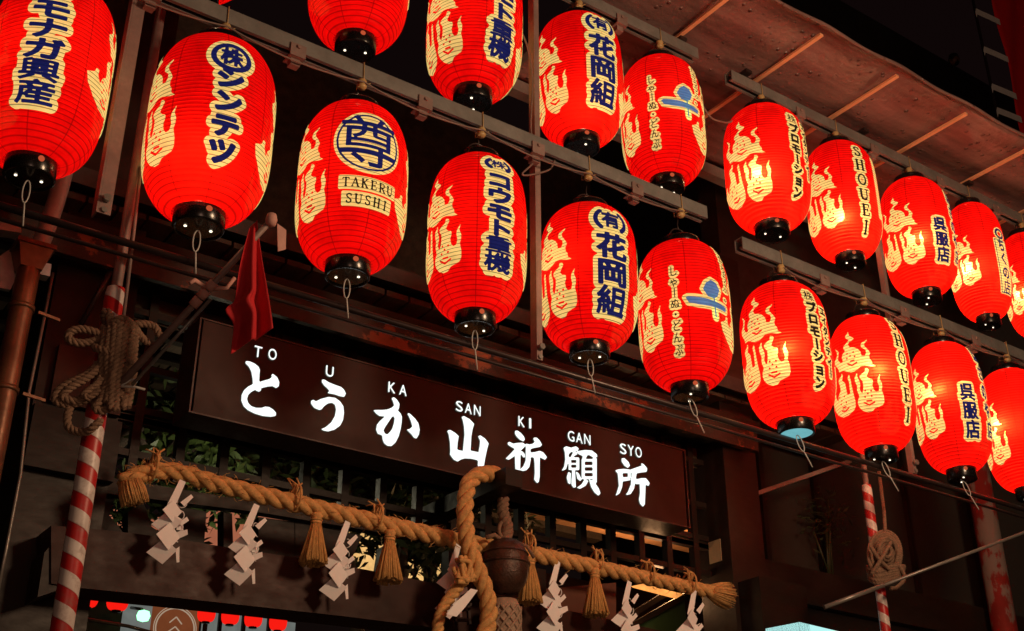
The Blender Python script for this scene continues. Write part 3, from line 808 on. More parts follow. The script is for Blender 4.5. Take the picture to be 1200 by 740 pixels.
LROOT = {}
for k in LAN:
    c, R, Rz = FITS[k]
    root = thing('paper_lantern', LABEL[k], 'lantern', c, 'red paper lanterns hanging in two rows')
    root.scale = (R, R, Rz); LROOT[k] = root
    root.rotation_euler = (random.uniform(-.014, .014), random.uniform(-.014, .014), 0)
    def part(name, me, parent=root):
        o = bpy.data.objects.new(name, me); COL.objects.link(o); o.parent = parent; return o
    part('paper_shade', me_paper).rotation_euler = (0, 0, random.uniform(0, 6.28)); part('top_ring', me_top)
    rg = part('bottom_ring', me_cap)
    part('bottom_plate', me_disc_c if k == 'L6' else me_disc, rg)
    if k == 'L6': root.children[-1]
    dv = Vector((c.x - CAM.x, c.y - CAM.y)).normalized(); rv = Vector((dv.y, -dv.x))
    base = math.atan2(dv.y, dv.x)
    if k != 'L6':
        a0 = {'L0': 1.7, 'L1': 1.75, 'L2': 1.4, 'L3': 2.1, 'L4': 1.5, 'L5': 0.1}.get(k, random.uniform(0, 3.1))
        for s in (1, -1):
            h = part('vent_hole', me_hole, rg)
            a = base + a0
            h.location = (s * 0.2 * math.cos(a), s * 0.2 * math.sin(a), zc + 0.022)
    sv = part('side_vent', me_rivet, rg)
    a = base + math.pi + 0.32
    sv.location = (0.405 * math.cos(a), 0.405 * math.sin(a), -HN - 0.07)
    sv.rotation_euler = (0, math.pi / 2, a)
    part('hanging_wire', me_hang)
    if k[0] == 'L':
        hk = part('lower_hook', me_hook)
        lean = {'L0': 0.0, 'L1': 0.0, 'L2': 0.02, 'L3': 0.03, 'L4': 0.10, 'L5': 0.45, 'L6': 0.45, 'L7': 0.55, 'L8': 0.55, 'L9': 0.5}[k]
        # tilt about the ring
        hk.rotation_euler = (0, -lean * 0.55, base - math.pi / 2 + 0.2)
        hk.location = Vector((0, 0, zc)) - (Euler(hk.rotation_euler).to_matrix() @ Vector((0, 0, zc)))
    # printing
    fp = FLAME[k]
    if fp[1] is None: f0 = D2R(fp[0]) if k != 'L0' else D2R(88); v0 = -0.38
    else: f0, v0 = surf(k, *fp)
    if k == 'L0': f0, v0 = D2R(104), -0.52
    for j, ff in enumerate((f0, f0 + D2R(166))):
        part('flame_emblem', print_mesh(k, ff, [[(u, v + v0) for u, v in p] for p in EMB], 0.013, 'flame_emblem', m_cream))
    ground = []; inks = {}
    for (f, shp, ink, gr, mt) in design(k):
        if isinstance(gr, tuple):
            el = gr
            pts = [(el[2] * math.cos(a), el[1] + el[3] * math.sin(a)) for a in np.linspace(0, 2 * math.pi, 48, endpoint=False)]
            F, xs, ys = field([poly(pts)], 0.02, 0.025); ground.append((f, fill(F, xs, ys, 0.0)))
            continue
        F, xs, ys = field(shp, 0.15, 0.0125 if (ink is not None) else 0.025)
        if gr is not None: ground.append((f, fill(F[::1, ::1], xs, ys, gr)))
        if ink is not None: inks.setdefault(mt.name, [mt]).append((f, fill(F, xs, ys, ink)))
    if ground:
        mb = MB()
        for i, (f, pl) in enumerate(ground): mb.polys([[wrap(k, f, u, v, 0.016 + 0.0012 * i) for u, v in p] for p in pl])
        part('lettering_ground', mb.mesh('lettering_ground', m_cream))
    for nm, lst in inks.items():
        mb = MB()
        for i, (f, pl) in enumerate(lst[1:]): mb.polys([[wrap(k, f, u, v, 0.024 + 0.001 * i) for u, v in p] for p in pl])
        part('lettering', mb.mesh('lettering', lst[0]))
    # the bulb inside
    hot = HOT.get(k)
    bl = bpy.data.lights.new('bulb', 'POINT'); bl.color = (1.0, 0.70, 0.38); bl.shadow_soft_size = 0.02
    bo = bpy.data.objects.new('bulb', bl); COL.objects.link(bo); bo.parent = root
    if hot:
        f, v = surf(k, hot[0], hot[1]); w = Vector(wrap(k, f, 0, v, 0)); q_ = .84 if hot[2] > .6 else .55; bo.location = (w.x * q_, w.y * q_, w.z); bl.energy = 6.5 * hot[2] if hot[2] > .6 else 1.6
    else:
        bo.location = (0, 0, 0.0); bl.energy = 1.5

# ================================================================== LANTERN RAILS, POSTS, PIPE
def rail(p_px, y, x0, x1, hh, dd, label, knobs, clamps, zoff=0.0):
    top = P(p_px[0], p_px[1], y - dd / 2)
    zt = top.z; zb = zt - hh; t = 0.005
    r = thing('lantern_rail', label, 'rail', (x0, y, zb), 'steel channels carrying the lanterns')
    m = MB()
    m.box(x0, x1, y - dd / 2, y + dd / 2, zt - t, zt)
    m.box(x0, x1, y - dd / 2, y - dd / 2 + t, zb, zt - t - .0005)
    m.box(x0, x1, y + dd / 2 - t, y + dd / 2, zb, zt - t - .0005)
    m.box(x0, x1, y - dd / 2 + t + .0005, y - dd / 2 + dd * .3, zb + .0006, zb + t)
    m.box(x0, x1, y + dd / 2 - dd * .3, y + dd / 2 - t - .0005, zb + .0006, zb + t)
    m.build('channel', m_steel, r)
    m = MB(); m.box(x0 + .01, x1 - .01, y - dd * .18, y + dd * .18, zb + t + .012, zb + t + .02); m.build('slot_lining', m_slot, r)
    for x in knobs:
        m = MB(); m.lathe([(.001, -.042), (.014, -.04), (.019, -.03), (.013, -.022), (.019, -.012), (.015, -.002), (.001, 0)], (x, y - dd * .3, zb - .002), 14)
        kn = m.build('insulator_knob', m_knob, r)
        m = MB(); w = .0022
        m.tube([(x, y - dd / 2 - .004, zb - .03), (x - .003, y - dd / 2 - .004, zt + .004), (x + .004, y + dd / 2 + .004, zt + .004), (x + .002, y + dd / 2 + .004, zb - .02), (x + .012, y - dd * .3, zb - .03), (x - .02, y - dd * .42, zb - .045)], w, 5)
        m.tube([(x, y - dd * .3, zb - .03), (x + .03, y - dd * .5, zb - .012)], w, 5)
        m.build('tie_wire', m_knob, kn)
    for x in clamps:
        m = MB(); a = .030
        m.box(x - a, x + a, y - dd / 2 - .008, y - dd / 2 - .0015, zb - .022, zb + hh * .42)
        m.box(x - a, x + a, y - dd / 2 - .008, y + dd / 2 + .004, zb - .028, zb - .0222)
        m.box(x - a * .6, x + a * .6, y - dd * .30, y + dd * .30, zb - .055, zb - .0285)
        m.tube([(x, y - dd / 2 - .016, zb + hh * .2), (x, y - dd / 2 - .007, zb + hh * .2)], .008, 6)
        m.build('clamp', m_rust, r)
    return r, zt, zb
KX = lambda k: FITS[k][0].x
YR = YL - 0.005
xa0 = P(-420, -260, YR).x; xa1 = P(830, 262, YR - .025).x
railA, zAt, zAb = rail((565, 133), YR, xa0, xa1, 0.062, 0.05, 'long grey steel rail running over the lower lanterns from the upper left, ending mid photo',
    [KX(k) for k in ('L0', 'L1', 'L2', 'L3', 'L4', 'L5')], [(KX(a) + KX(b)) / 2 for a, b in (('L0', 'L1'), ('L1', 'L2'), ('L2', 'L3'), ('L3', 'L4'), ('L4', 'L5'))])
xc0 = P(870, 283, YR - .025).x; xc1 = P(1420, 520, YR).x
railC, zCt, zCb = rail((980, 322), YR, xc0, xc1, 0.062, 0.05, 'grey steel rail over the lower lanterns on the right, starting past the gap',
    [KX(k) for k in ('L6', 'L7', 'L8', 'L9')], [(KX(a) + KX(b)) / 2 for a, b in (('L6', 'L7'), ('L7', 'L8'), ('L8', 'L9'))])
xb0 = P(150, -270, YU).x; xb1 = P(814, 62, YU).x
railB, zBt, zBb = rail((760, 28), YU, xb0, xb1, 0.062, 0.05, 'grey steel rail over the upper lanterns, ending left of the awning battens',
    [KX(k) for k in ('U1', 'U2', 'U3', 'U4', 'U5')], [(KX(a) + KX(b)) / 2 for a, b in (('U2', 'U3'), ('U3', 'U4'), ('U4', 'U5'))])
xd0 = P(853, 88, YU).x; xd1 = P(1420, 380, YU).x
railD, zDt, zDb = rail((960, 133), YU, xd0, xd1, 0.062, 0.05, 'grey steel rail over the upper right lanterns, tight under the awning',
    [KX(k) for k in ('U6', 'U7', 'U8', 'U9', 'U10')], [(KX(a) + KX(b)) / 2 for a, b in (('U6', 'U7'), ('U7', 'U8'), ('U8', 'U9'), ('U9', 'U10'))])

def sag_cable(xs, y, z, sag, label):
    pts = []
    for a, b in zip(xs, xs[1:]):
        for i in range(10):
            t = i / 10; pts.append((a + (b - a) * t, y, z - sag * 4 * t * (1 - t)))
    pts.append((xs[-1], y, z))
    m = MB(); m.tube(pts, 0.0036, 6); o = m.build('power_cable', m_cable)
    rebase(o, pts[0]); tag(o, label, 'cable', 'cables slung under the rails')
sag_cable([xa0] + [KX(k) for k in ('L0', 'L1', 'L2', 'L3', 'L4', 'L5')], YR - .03, zAb - .02, .03, 'grey cable slung in shallow loops under the long left rail')
sag_cable([KX(k) for k in ('L6', 'L7', 'L8', 'L9')] + [xc1], YR - .03, zCb - .02, .03, 'grey cable slung in loops under the lower right rail')
m = MB(); q = [P(822, 122, YU), P(833, 138, YU), P(846, 143, YU + .02), P(856, 143, YU + .03), P(872, 132, YU + .02)]
m.tube(spline(q), .005, 6); o = m.build('power_cable', m_cable); rebase(o, q[0]); tag(o, 'short pale cable drooping between two upper lanterns under the awning', 'cable', 'cables slung under the rails')
m = MB(); q = [P(607, 30, YL), P(618, 55, YL), P(624, 95, YL), P(622, 150, YL), P(628, 185, YL), P(612, 205, YL), P(642, 200, YL), P(650, 188, YL)]
m.tube(spline(q), .004, 6); o = m.build('power_cable', m_cable); rebase(o, q[0]); tag(o, 'thin looped cable beside the central post', 'cable', 'cables slung under the rails')

# steel posts between the rails and the pipe
def post(px_b, px_t, w, d, y, label):
    a = P(*px_b, y); zt = P(px_t[0], px_t[1], y).z
    r = thing('hanging_post', label, 'post', a, 'steel posts of the lantern frame')
    m = MB(); m.box(a.x - w / 2, a.x - w / 2 + .006, y - d / 2, y + d / 2, a.z, zt); m.box(a.x - w / 2 + .0065, a.x + w / 2, y - d / 2, y - d / 2 + .006, a.z, zt)
    m.build('angle_bar', m_rust, r)
    m = MB(); m.tube([(a.x, y - d / 2 - .02, a.z + .05), (a.x, y - d / 2, a.z + .05)], .013, 6); m.tube([(a.x, y - d / 2 - .008, a.z + .012), (a.x, y - d / 2 - .002, a.z + .012)], .01, 6)
    m.build('bolt', m_gpipe, r)
    return r
post((118, 254), (168, -30), .045, .045, YL + .03, 'reddish steel post leaning beside the leftmost lanterns')
post((629, 424), (627, -60), .026, .04, YL + .045, 'reddish steel post standing upright in the middle of the photo')
post((1070, 556), (1022, 240), .022, .03, YL + .06, 'slim steel post behind the right hand lanterns')
YW = YL + .035
w0 = P(600, 419, YW)
m = MB(); m.tube([(P(-250, 150, YW).x, YW, w0.z), (P(1500, 700, YW).x, YW, w0.z)], .0125, 10)
o = m.build('iron_pipe', m_pipe); rebase(o, (w0.x, YW, w0.z)); tag(o, 'long dark iron pipe running under the whole lower row of lanterns', 'pipe')
m = MB(); m.tube([(P(-250, 150, YW + .05).x, YW + .04, w0.z - .022), (P(1500, 700, YW).x, YW + .04, w0.z - .022)], .007, 8)
o = m.build('iron_pipe', m_pipe); rebase(o, (w0.x, YW + .04, w0.z)); tag(o, 'thinner dark rod running just below the long iron pipe', 'pipe')

# ================================================================== AWNING
zA = zBt + 0.055
yo = PZ(1056, 78, zA).y; yb = PZ(836, 195, zA).y
xl = PZ(640, 36, zA).x; xr = PZ(1300, 240, zA).x + .6
bx = [PZ(*p, zA).x for p in ((817, 20), (922, 60), (1012, 108), (1094, 151), (1162, 192))]
sp = (bx[-1] - bx[0]) / 4
aw = thing('awning', 'wet brownish sheet awning sloping out over the upper lanterns', 'awning', (xl, yb, zA))
m = MB(); NX, NY = 90, 26; gr = {}
for i in range(NX + 1):
    for j in range(NY + 1):
        x = xl + (xr - xl) * i / NX; t = j / NY
        ph = (x - bx[0]) / sp
        bul = 0.5 - 0.5 * math.cos(2 * math.pi * ph)
        y = yb + (yo - yb) * t + (0.012 * bul * t ** 3)
        z = zA + .012 - .006 * bul * (0.35 + t) + .012 * math.sin(y * 9 + x * 1.3) + .05 * max(0, t - .93) / .07 * -0.3
        gr[i, j] = m.bm.verts.new((x, y, z))
for i in range(NX):
    for j in range(NY):
        m.bm.faces.new((gr[i, j], gr[i + 1, j], gr[i + 1, j + 1], gr[i, j + 1])).smooth = True
sh = m.build('sheet', m_awn, aw)
mod = sh.modifiers.new('thick', 'SOLIDIFY'); mod.thickness = .004; mod.offset = 1
m = MB(); m.tube([gr and (xl + (xr - xl) * i / NX, yo + .012 * (0.5 - 0.5 * math.cos(2 * math.pi * ((xl + (xr - xl) * i / NX) - bx[0]) / sp)), zA - .004) for i in range(NX + 1)], .009, 8); m.build('hem', m_awn, aw)
nb = int((xr - bx[0]) / sp) + 1
for i in range(-1, nb):
    x = bx[0] + sp * i
    if x < xl: continue
    m = MB(); m.box(x - .011, x + .011, yo + .04, yb - .02, zA - .034, zA - .022); m.build('batten', m_batten, aw)
m = MB(); m.box(xl - .02, xl + .02, yo + .03, yb, zA - .05, zA - .01); m.build('end_frame', m_steel, aw)
m = MB(); m.box(xl - .02, xr, yb - .03, yb + .03, zA - .09, zA - .02); m.build('rear_rail', m_steel, aw)
for x in (xb1 - .1, xd0 + .12, xd0 + 1.0, xd0 + 1.9):
    m = MB(); m.box(x - .02, x + .02, YU - .035, YU + .035, zBt + .001, zA - .036); m.build('bracket', m_pipe, aw)

# ================================================================== SHRINE GATE
YG = 4.55
gate = thing('shrine_gate', 'dark maroon timber shrine gate behind the lanterns, with latticed transom', 'gate', (P(450, 700, YG).x, YG, 0))
def front_poly(pts, y, depth):
    q = [P(px, py, y) for px, py in pts]; m = MB(); m.prism(q, (0, depth, 0)); return m
# rainbow beam and the lintel under it
bt = [(60, 616), (110, 620), (162, 626), (215, 633), (268, 642), (350, 654), (430, 668), (525, 687), (600, 702), (700, 723), (800, 745), (880, 764)]
bb = [(60, 684), (92, 689), (200, 700), (300, 711), (400, 722), (512, 736), (600, 749), (700, 768), (800, 790), (880, 808)]
front_poly(bt + bb[::-1], YG - .17, .17).build('rainbow_beam', m_beam, gate, bevel=.006)
# beam end beyond the post
front_poly([(52, 648), (74, 622), (74, 690), (44, 700)], YG - .16, .15).build('beam_end', m_wood, gate, bevel=.006)
# tie beam behind the rope
front_poly([(105, 556), (300, 588), (560, 634), (825, 688), (825, 694), (560, 643), (300, 600), (105, 576)], YG + .02, .05).build('tie_beam', m_wood2, gate)
# struts that close the space between tie beam and rainbow beam
for pts in ([(100, 575), (136, 580), (128, 604), (152, 634), (100, 632)], [(150, 600), (168, 588), (178, 618), (196, 628), (196, 640), (150, 640)],
            [(196, 590), (242, 600), (238, 655), (196, 655)], [(262, 600), (272, 602), (274, 660), (262, 660)], [(303, 606), (346, 612), (346, 672), (303, 668)], [(345, 612), (425, 628), (412, 655), (400, 675), (345, 672)],
            [(450, 640), (470, 643), (466, 664), (455, 695), (442, 690)], [(526, 645), (600, 660), (600, 715), (526, 700)], [(600, 660), (640, 668), (640, 725), (600, 718)]):
    front_poly(pts, YG + .06, .06).build('strut', m_wood2, gate)
# right post: jamb face and front face
xr0 = P(853, 600, YG - .05).x
yj = PX(815, 590, xr0).y
xr1 = P(895, 640, YG - .05).x
ztop = P(830, 300, YG).z
m = MB(); m.box(xr0, xr1, YG - .05, yj, 0, ztop); m.build('gate_post', m_wood, gate, bevel=.01)
m = MB(); m.box(xr0 + .03, xr1 + .12, YG - .20, YG - .051, P(880, 700, YG).z - .5, P(880, 690, YG).z); m.build('post_foot', m_wood2, gate, bevel=.01)
# left post
xq0 = P(24, 550, YG).x; xq1 = P(131, 540, YG).x
m = MB(); m.box(xq0, xq1, YG, YG + .4, 0, ztop + .5); m.build('gate_post', m_wood, gate, bevel=.012)
m = MB(); zz0, zz1 = P(80, 560, YG).z, P(80, 487, YG).z; m.box(xq0 - .004, xq1 + .004, YG - .05, YG - .0005, zz0, zz1); m.build('post_band', m_wood2, gate, bevel=.006)
m = MB(); m.box(xq0 + .05, xq1 - .005, YG - .035, YG - .0006, P(80, 478, YG).z, P(80, 410, YG).z); m.build('post_panel', m_beam, gate, bevel=.006)
# lattice (one grid, continuous behind the sign)
YT = YG + .10
xA, xB = P(611, 640, YT).x, P(787, 675, YT).x; ls = (xB - xA) / 5
zl0 = P(720, 668, YT).z; zl1 = P(430, 398, YT).z
m = MB(); i = -14
while True:
    x = xA + ls * i
    if x > xr0 - .02: break
    if x > xq1 - .1: m.box(x - .018, x + .018, YT, YT + .04, zl0, zl1 + .02)
    i += 1
zh = [P(713, 605, YT).z, P(735, 620, YT).z, P(430, 436, YT).z, P(430, 400, YT).z, P(180, 433, YT).z, P(180, 495, YT).z, P(180, 536, YT).z]
for z in zh: m.box(xq1 - .1, xr0, YT + .004, YT + .036, z - .014, z + .014)
m.build('lattice', m_wood, gate)
m_pane = glass_mat(); m_pane.name = 'dull_transom_pane'
m_pane.node_tree.nodes['Principled BSDF'].inputs['Base Color'].default_value = (0.085, 0.066, 0.045, 1)
m_pane.node_tree.nodes['Principled BSDF'].inputs['Roughness'].default_value = 0.35
m = MB(); m.box(xq1 - .1, xr0 - .002, YT + .05, YT + .058, P(430, 440, YT).z, zl1 + .02); m.build('transom_pane', m_pane, gate)
m = MB(); m.box(xq1 - .1, xr0 - .002, YT - .006, YT + .012, P(430, 409, YT).z - .008, P(430, 409, YT).z + .004); m.build('glazing_bar', m_gpipe, gate)
# eave beam above the lattice
ze0, ze1 = P(430, 398, YG - .02).z, P(430, 372, YG - .02).z
m = MB(); m.box(xq1 - .12, xr0 - .001, YG - .02, YG + .2, ze0, ze1); m.build('eave_beam', m_wood2, gate, bevel=.006)
zf0, zf1 = P(540, 430, YG - .12).z, P(540, 398, YG - .12).z
m = MB(); m.box(xq0 - .6, xr0 + .2, YG - .12, YG - .09, zf0, zf1); m.build('fascia', m_fascia, gate)
m = MB(); m.box(xq0 - .6, xr0 + .2, YG - .15, YG - .121, zf1 - .012, zf1 + .02); m.build('eave_trim', m_wood2, gate)
# soffit planks and rafters rising towards the viewer's side
zs = zf1 + .12
m = MB()
n = 46; xs0 = xq0 - 1.2; xs1 = xr0 + 1.0
for i in range(n):
    a = xs0 + (xs1 - xs0) * i / n; b = xs0 + (xs1 - xs0) * (i + 1) / n - .012
    m.box(a, b, YG - .1, YG + 2.2, zs + random.uniform(0, .012), zs + .03)
m.build('soffit', m_plank, gate)
m = MB()
for i in range(9):
    y = YG + .1 + i * .24; m.box(xs0, xs1, y, y + .05, zs - .045, zs - .001)
m.build('soffit_rafter', m_wood2, gate)
m = MB(); m.box(xs0, xs1, YG + 2.2, YG + 2.3, zs - .05, zs + 3.2); m.build('upper_wall', m_plank, gate)
m = MB(); m.hexa([(xs0, YG - .16, zs + .04), (xs1, YG - .16, zs + .04), (xs1, YG + 2.3, zs + .9), (xs0, YG + 2.3, zs + .9)], [(xs0, YG - .16, zs + .12), (xs1, YG - .16, zs + .12), (xs1, YG + 2.3, zs + 1.0), (xs0, YG + 2.3, zs + 1.0)]); m.build('roof', m_roof, gate)
# small slip on the jamb
a = PX(830, 634, xr0 - .004); b = PX(846, 658, xr0 - .004)
m = MB(); m.box(xr0 - .006, xr0 - .002, b.y, a.y, PX(838, 660, xr0).z, PX(838, 634, xr0).z)
o = m.build('paper_slip', m_slip); rebase(o, (xr0, a.y, a.z)); tag(o, 'small yellowed paper slip stuck on the right gate post', 'notice')

# ================================================================== SIGN
YS = YG - .22
s0 = P(231, 440, YS); s1 = P(803, 580, YS)
zst = P(600, 474, YS).z; zsb = P(525, 552, YS).z
sign = thing('shrine_sign', 'long brown sign board with glowing white Japanese and Roman lettering', 'sign', ((s0.x + s1.x) / 2, YS, zsb))
m = MB(); m.box(s0.x, s1.x, YS, YS + .16, zsb, zst); m.build('board', m_sign, sign)
fr = .007
m = MB(); m.box(s0.x - .01, s1.x + .01, YS - .004, YS + .165, zsb - fr, zsb - .001); m.box(s0.x - .01, s1.x + .01, YS - .004, YS + .165, zst + .001, zst + fr)
m.box(s0.x - fr - .01, s0.x - .0105, YS - .004, YS + .165, zsb - fr, zst + fr); m.box(s1.x + .0105, s1.x + fr + .01, YS - .004, YS + .165, zsb - fr, zst + fr)
m.build('frame', m_signf, sign, bevel=.004)
def zpx(org, sc): return lambda x, y: (org[0] + x * sc, org[1] + y * sc)
Z1 = zpx((270, 395), 160 / 846); Z2 = zpx((420, 430), 170 / 899); Z3 = zpx((580, 475), 100 / 705); Z4 = zpx((645, 490), 140 / 863)
LET = {
 'と': (Z1, [[(92,150),(120,152),(150,165),(175,185),(183,205),(180,235),(178,280),(205,272),(240,262),(258,250),(254,235),(262,228),(275,238),(290,250),(303,280),(300,305),(285,318),(260,305),(230,308),(190,318),(190,332),(178,340),(163,335),(155,328),(130,340),(110,360),(103,385),(110,410),(130,430),(160,440),(195,440),(215,432),(240,435),(265,450),(283,470),(282,490),(250,495),(200,490),(150,475),(110,455),(82,430),(68,395),(70,360),(85,330),(110,308),(140,293),(138,260),(130,215),(115,185),(95,165)]], []),
 'う': (Z1, [[(568,265),(582,264),(610,282),(650,298),(685,310),(705,328),(716,352),(705,372),(680,368),(645,356),(600,348),(615,335),(600,318),(580,300),(567,280)], [(500,395),(515,390),(530,400),(560,385),(610,372),(650,378),(680,400),(700,430),(704,470),(698,515),(680,550),(645,575),(605,586),(575,580),(562,572),(590,560),(625,530),(648,490),(655,450),(648,420),(630,408),(605,412),(580,430),(565,450),(550,453),(520,440),(500,415)]], []),
 'か': (Z2, [[(205,195),(220,188),(240,205),(255,230),(252,255),(245,272),(262,290),(270,310),(268,345),(262,385),(250,430),(230,470),(205,492),(180,490),(160,475),(150,450),(148,425),(120,415),(110,390),(115,360),(130,340),(165,308),(130,305),(110,290),(93,270),(110,268),(150,268),(180,265),(205,255),(222,240),(215,215)], [(300,285),(318,290),(350,320),(372,350),(380,390),(375,420),(360,445),(345,440),(330,420),(300,390),(320,385),(335,370),(325,335),(312,305)]], [[(215,305),(225,315),(222,345),(210,385),(195,405),(180,420),(165,415),(155,395),(165,375),(185,345),(205,315)]]),
 '山': (Z2, [[(640,310),(655,306),(690,325),(718,355),(708,385),(700,430),(695,520),(745,530),(752,490),(755,460),(742,430),(755,425),(785,445),(808,475),(798,510),(785,570),(778,615),(765,627),(740,615),(742,580),(700,570),(660,568),(635,575),(615,588),(590,575),(568,545),(570,520),(568,470),(560,420),(550,395),(570,392),(600,410),(622,430),(615,470),(612,515),(648,522),(652,480),(658,420),(655,370),(648,335)]], []),
 '祈': (Z3, [[(168,212),(185,210),(215,230),(240,260),(248,285),(235,300),(205,285),(180,260),(165,235)], [(103,312),(120,303),(150,318),(190,312),(230,310),(258,330),(240,350),(215,375),(185,400),(150,430),(115,452),(88,442),(110,420),(140,390),(165,362),(135,345),(112,330)],
   [(165,400),(212,385),(210,470),(208,560),(195,588),(172,565),(168,500)], [(208,385),(225,380),(244,400),(250,425),(240,436),(225,420)], [(258,318),(285,325),(310,320),(330,305),(318,280),(322,268),(345,268),(370,292),(390,330),(372,345),(330,352),(295,362),(258,368)],
   [(256,330),(296,330),(293,400),(296,450),(285,510),(260,538),(230,545),(205,535),(235,505),(254,460)], [(292,392),(330,388),(370,378),(400,390),(430,430),(415,452),(390,440),(370,430),(330,432),(292,430)], [(322,425),(372,425),(370,500),(370,590),(362,635),(348,645),(325,615),(330,560),(328,480)]], []),
 '願': (Z4, [[(95,215),(115,205),(150,215),(185,205),(205,220),(200,235),(150,246),(133,262),(128,320),(113,370),(80,385),(100,350),(108,300),(105,250)], [(165,248),(190,243),(195,262),(165,280),(145,286)], [(135,285),(205,285),(205,303),(135,303)], [(188,290),(209,290),(209,375),(188,375)], [(132,290),(150,290),(150,375),(132,375)], [(140,325),(200,325),(200,338),(140,338)], [(140,360),(205,360),(205,377),(140,377)],
   [(158,375),(178,375),(184,500),(166,505),(152,480)], [(130,388),(148,400),(145,480),(128,470),(118,430)], [(184,385),(205,400),(226,445),(216,456),(195,440)], [(195,240),(250,232),(300,235),(335,262),(340,280),(320,290),(280,268),(230,273),(200,260)], [(234,265),(268,268),(250,305),(230,308)],
   [(226,300),(248,300),(248,440),(226,440)], [(304,290),(335,290),(335,470),(308,470)], [(230,297),(320,297),(320,315),(230,315)], [(240,341),(310,341),(310,356),(240,356)], [(240,382),(310,382),(310,397),(240,397)], [(230,422),(320,422),(320,442),(230,442)], [(250,440),(275,455),(255,490),(215,512),(190,505),(225,480)], [(280,448),(310,452),(350,510),(362,545),(348,562),(320,540),(295,500)]], []),
 '所': (Z4, [[(515,292),(535,290),(565,318),(575,345),(560,362),(535,345),(515,315)], [(468,378),(490,372),(530,368),(590,375),(592,392),(560,398),(500,400),(480,395)], [(485,390),(520,392),(525,440),(518,500),(500,545),(470,565),(480,540),(495,490),(490,430)], [(560,380),(580,385),(578,440),(560,440)], [(510,430),(578,425),(578,450),(515,460)], [(583,372),(630,355),(660,345),(655,325),(675,335),(700,365),(695,390),(650,395),(602,405)],
   [(588,380),(625,390),(615,450),(605,510),(580,550),(540,560),(560,535),(582,480)], [(612,445),(660,435),(690,435),(718,470),(710,492),(680,478),(612,478)], [(645,470),(688,478),(685,560),(682,625),(668,642),(648,620),(640,590),(648,540)]], []),
}
def raised(name, plist_fn, parent, mats, depth=.006):
    F, xs, ys = plist_fn
    m = MB()
    for p in fill(F, xs, ys, 0.0): m.quad(*[(u, YS - depth, v) for u, v in p])
    bmesh.ops.remove_doubles(m.bm, verts=m.bm.verts, dist=1e-5)
    be = [e for e in m.bm.edges if len(e.link_faces) == 1]
    r = bmesh.ops.extrude_edge_only(m.bm, edges=be)
    for v in [x for x in r['geom'] if isinstance(x, bmesh.types.BMVert)]: v.co.y = YS - .0008
    for f in [x for x in r['geom'] if isinstance(x, bmesh.types.BMFace)]: f.material_index = 1
    return m.build(name, mats, parent, recalc=True)
for ch, (Z, add, sub) in LET.items():
    T = lambda q: [(P(*Z(*p), YS - .006).x, P(*Z(*p), YS - .006).z) for p in q]
    F, xs, ys = field([poly(T(q)) for q in add], .012, .0055)
    for q in sub:
        S, sx, sy = field([poly(T(q))], .012, .0055)
        a = poly(T(q))[1]; X, Y = np.meshgrid(xs, ys); sh_ = X.shape; X = X.ravel()[:, None]; Y = Y.ravel()[:, None]
        dx, dy = a[:, 2] - a[:, 0], a[:, 3] - a[:, 1]; L2 = dx * dx + dy * dy
        t = np.clip(((X - a[:, 0]) * dx + (Y - a[:, 1]) * dy) / L2, 0, 1)
        d = np.sqrt(((X - a[:, 0] - t * dx) ** 2 + (Y - a[:, 1] - t * dy) ** 2).min(1))
        cr = ((a[:, 1] > Y) != (a[:, 3] > Y)); xi = a[:, 0] + (Y - a[:, 1]) * dx / np.where(dy == 0, 1e-12, dy)
        d = np.where((np.logical_and(cr, X < xi).sum(1) % 2) == 1, -d, d).reshape(sh_)
        F = np.maximum(F, -d)
    raised('letter', (F, xs, ys), sign, [m_white, m_lside])
for word, a, b, hp in (('TO', (303, 412), (320, 415), 13), ('U', (387, 435), (387, 435), 12.5), ('KA', (460, 454), (473, 457), 12.5), ('SAN', (539, 476), (560, 481), 12), ('KI', (612, 494), (622, 496), 12), ('GAN', (670, 511), (689, 515), 12), ('SYO', (731, 526), (749, 530), 12)):
    n = len(word); sh_ = []
    for i, ch in enumerate(word):
        t = i / max(1, n - 1); c = (a[0] + (b[0] - a[0]) * t, a[1] + (b[1] - a[1]) * t)
        q = P(*c, YS - .012); h = P(c[0], c[1] - hp / 2, YS - .012).z - P(c[0], c[1] + hp / 2, YS - .012).z
        sh_.append(glyph(ch, q.x, q.z, h * {'I': .22, 'K': .72, 'N': .72, 'T': .7}.get(ch, .74), h, latin=True))
    F, xs, ys = field(sh_, .012, .0035)
    raised('small_letter', (F - .0002, xs, ys), sign, [m_white, m_lside], .008)

# ================================================================== SHIMENAWA, TASSELS, SHIDE, BELL
YP = YG - .265
rp = [P(*p, YP) for p in ((142, 566), (160, 557), (185, 552), (210, 554), (250, 566), (300, 579), (400, 603), (500, 626), (560, 639), (640, 653), (740, 674), (800, 687), (836, 694))]
rope = thing('shimenawa_rope', 'thick twisted tan straw rope stretched under the sign', 'rope', rp[6])
path = spline(rp, 10)
m = MB(); twisted(m, path, .037, .20, 3, 9, taper=lambda t: 0.86 + .14 * math.sin(math.pi * t))
for i in range(420):
    k = random.randrange(4, len(path) - 4); p = path[k]; d = (path[k + 1] - path[k]).normalized()
    a = d.orthogonal().normalized(); b = d.cross(a); t = random.uniform(0, 6.28); n_ = a * math.cos(t) + b * math.sin(t)
    q = p + n_ * .034; e = q + n_ * random.uniform(.004, .022) + d * random.uniform(-.03, .03)
    m.tube([q, (q + e) / 2 + n_ * .003, e], [.0013, .0012, .0008], 3)
m.build('twisted_cord', m_straw, rope)
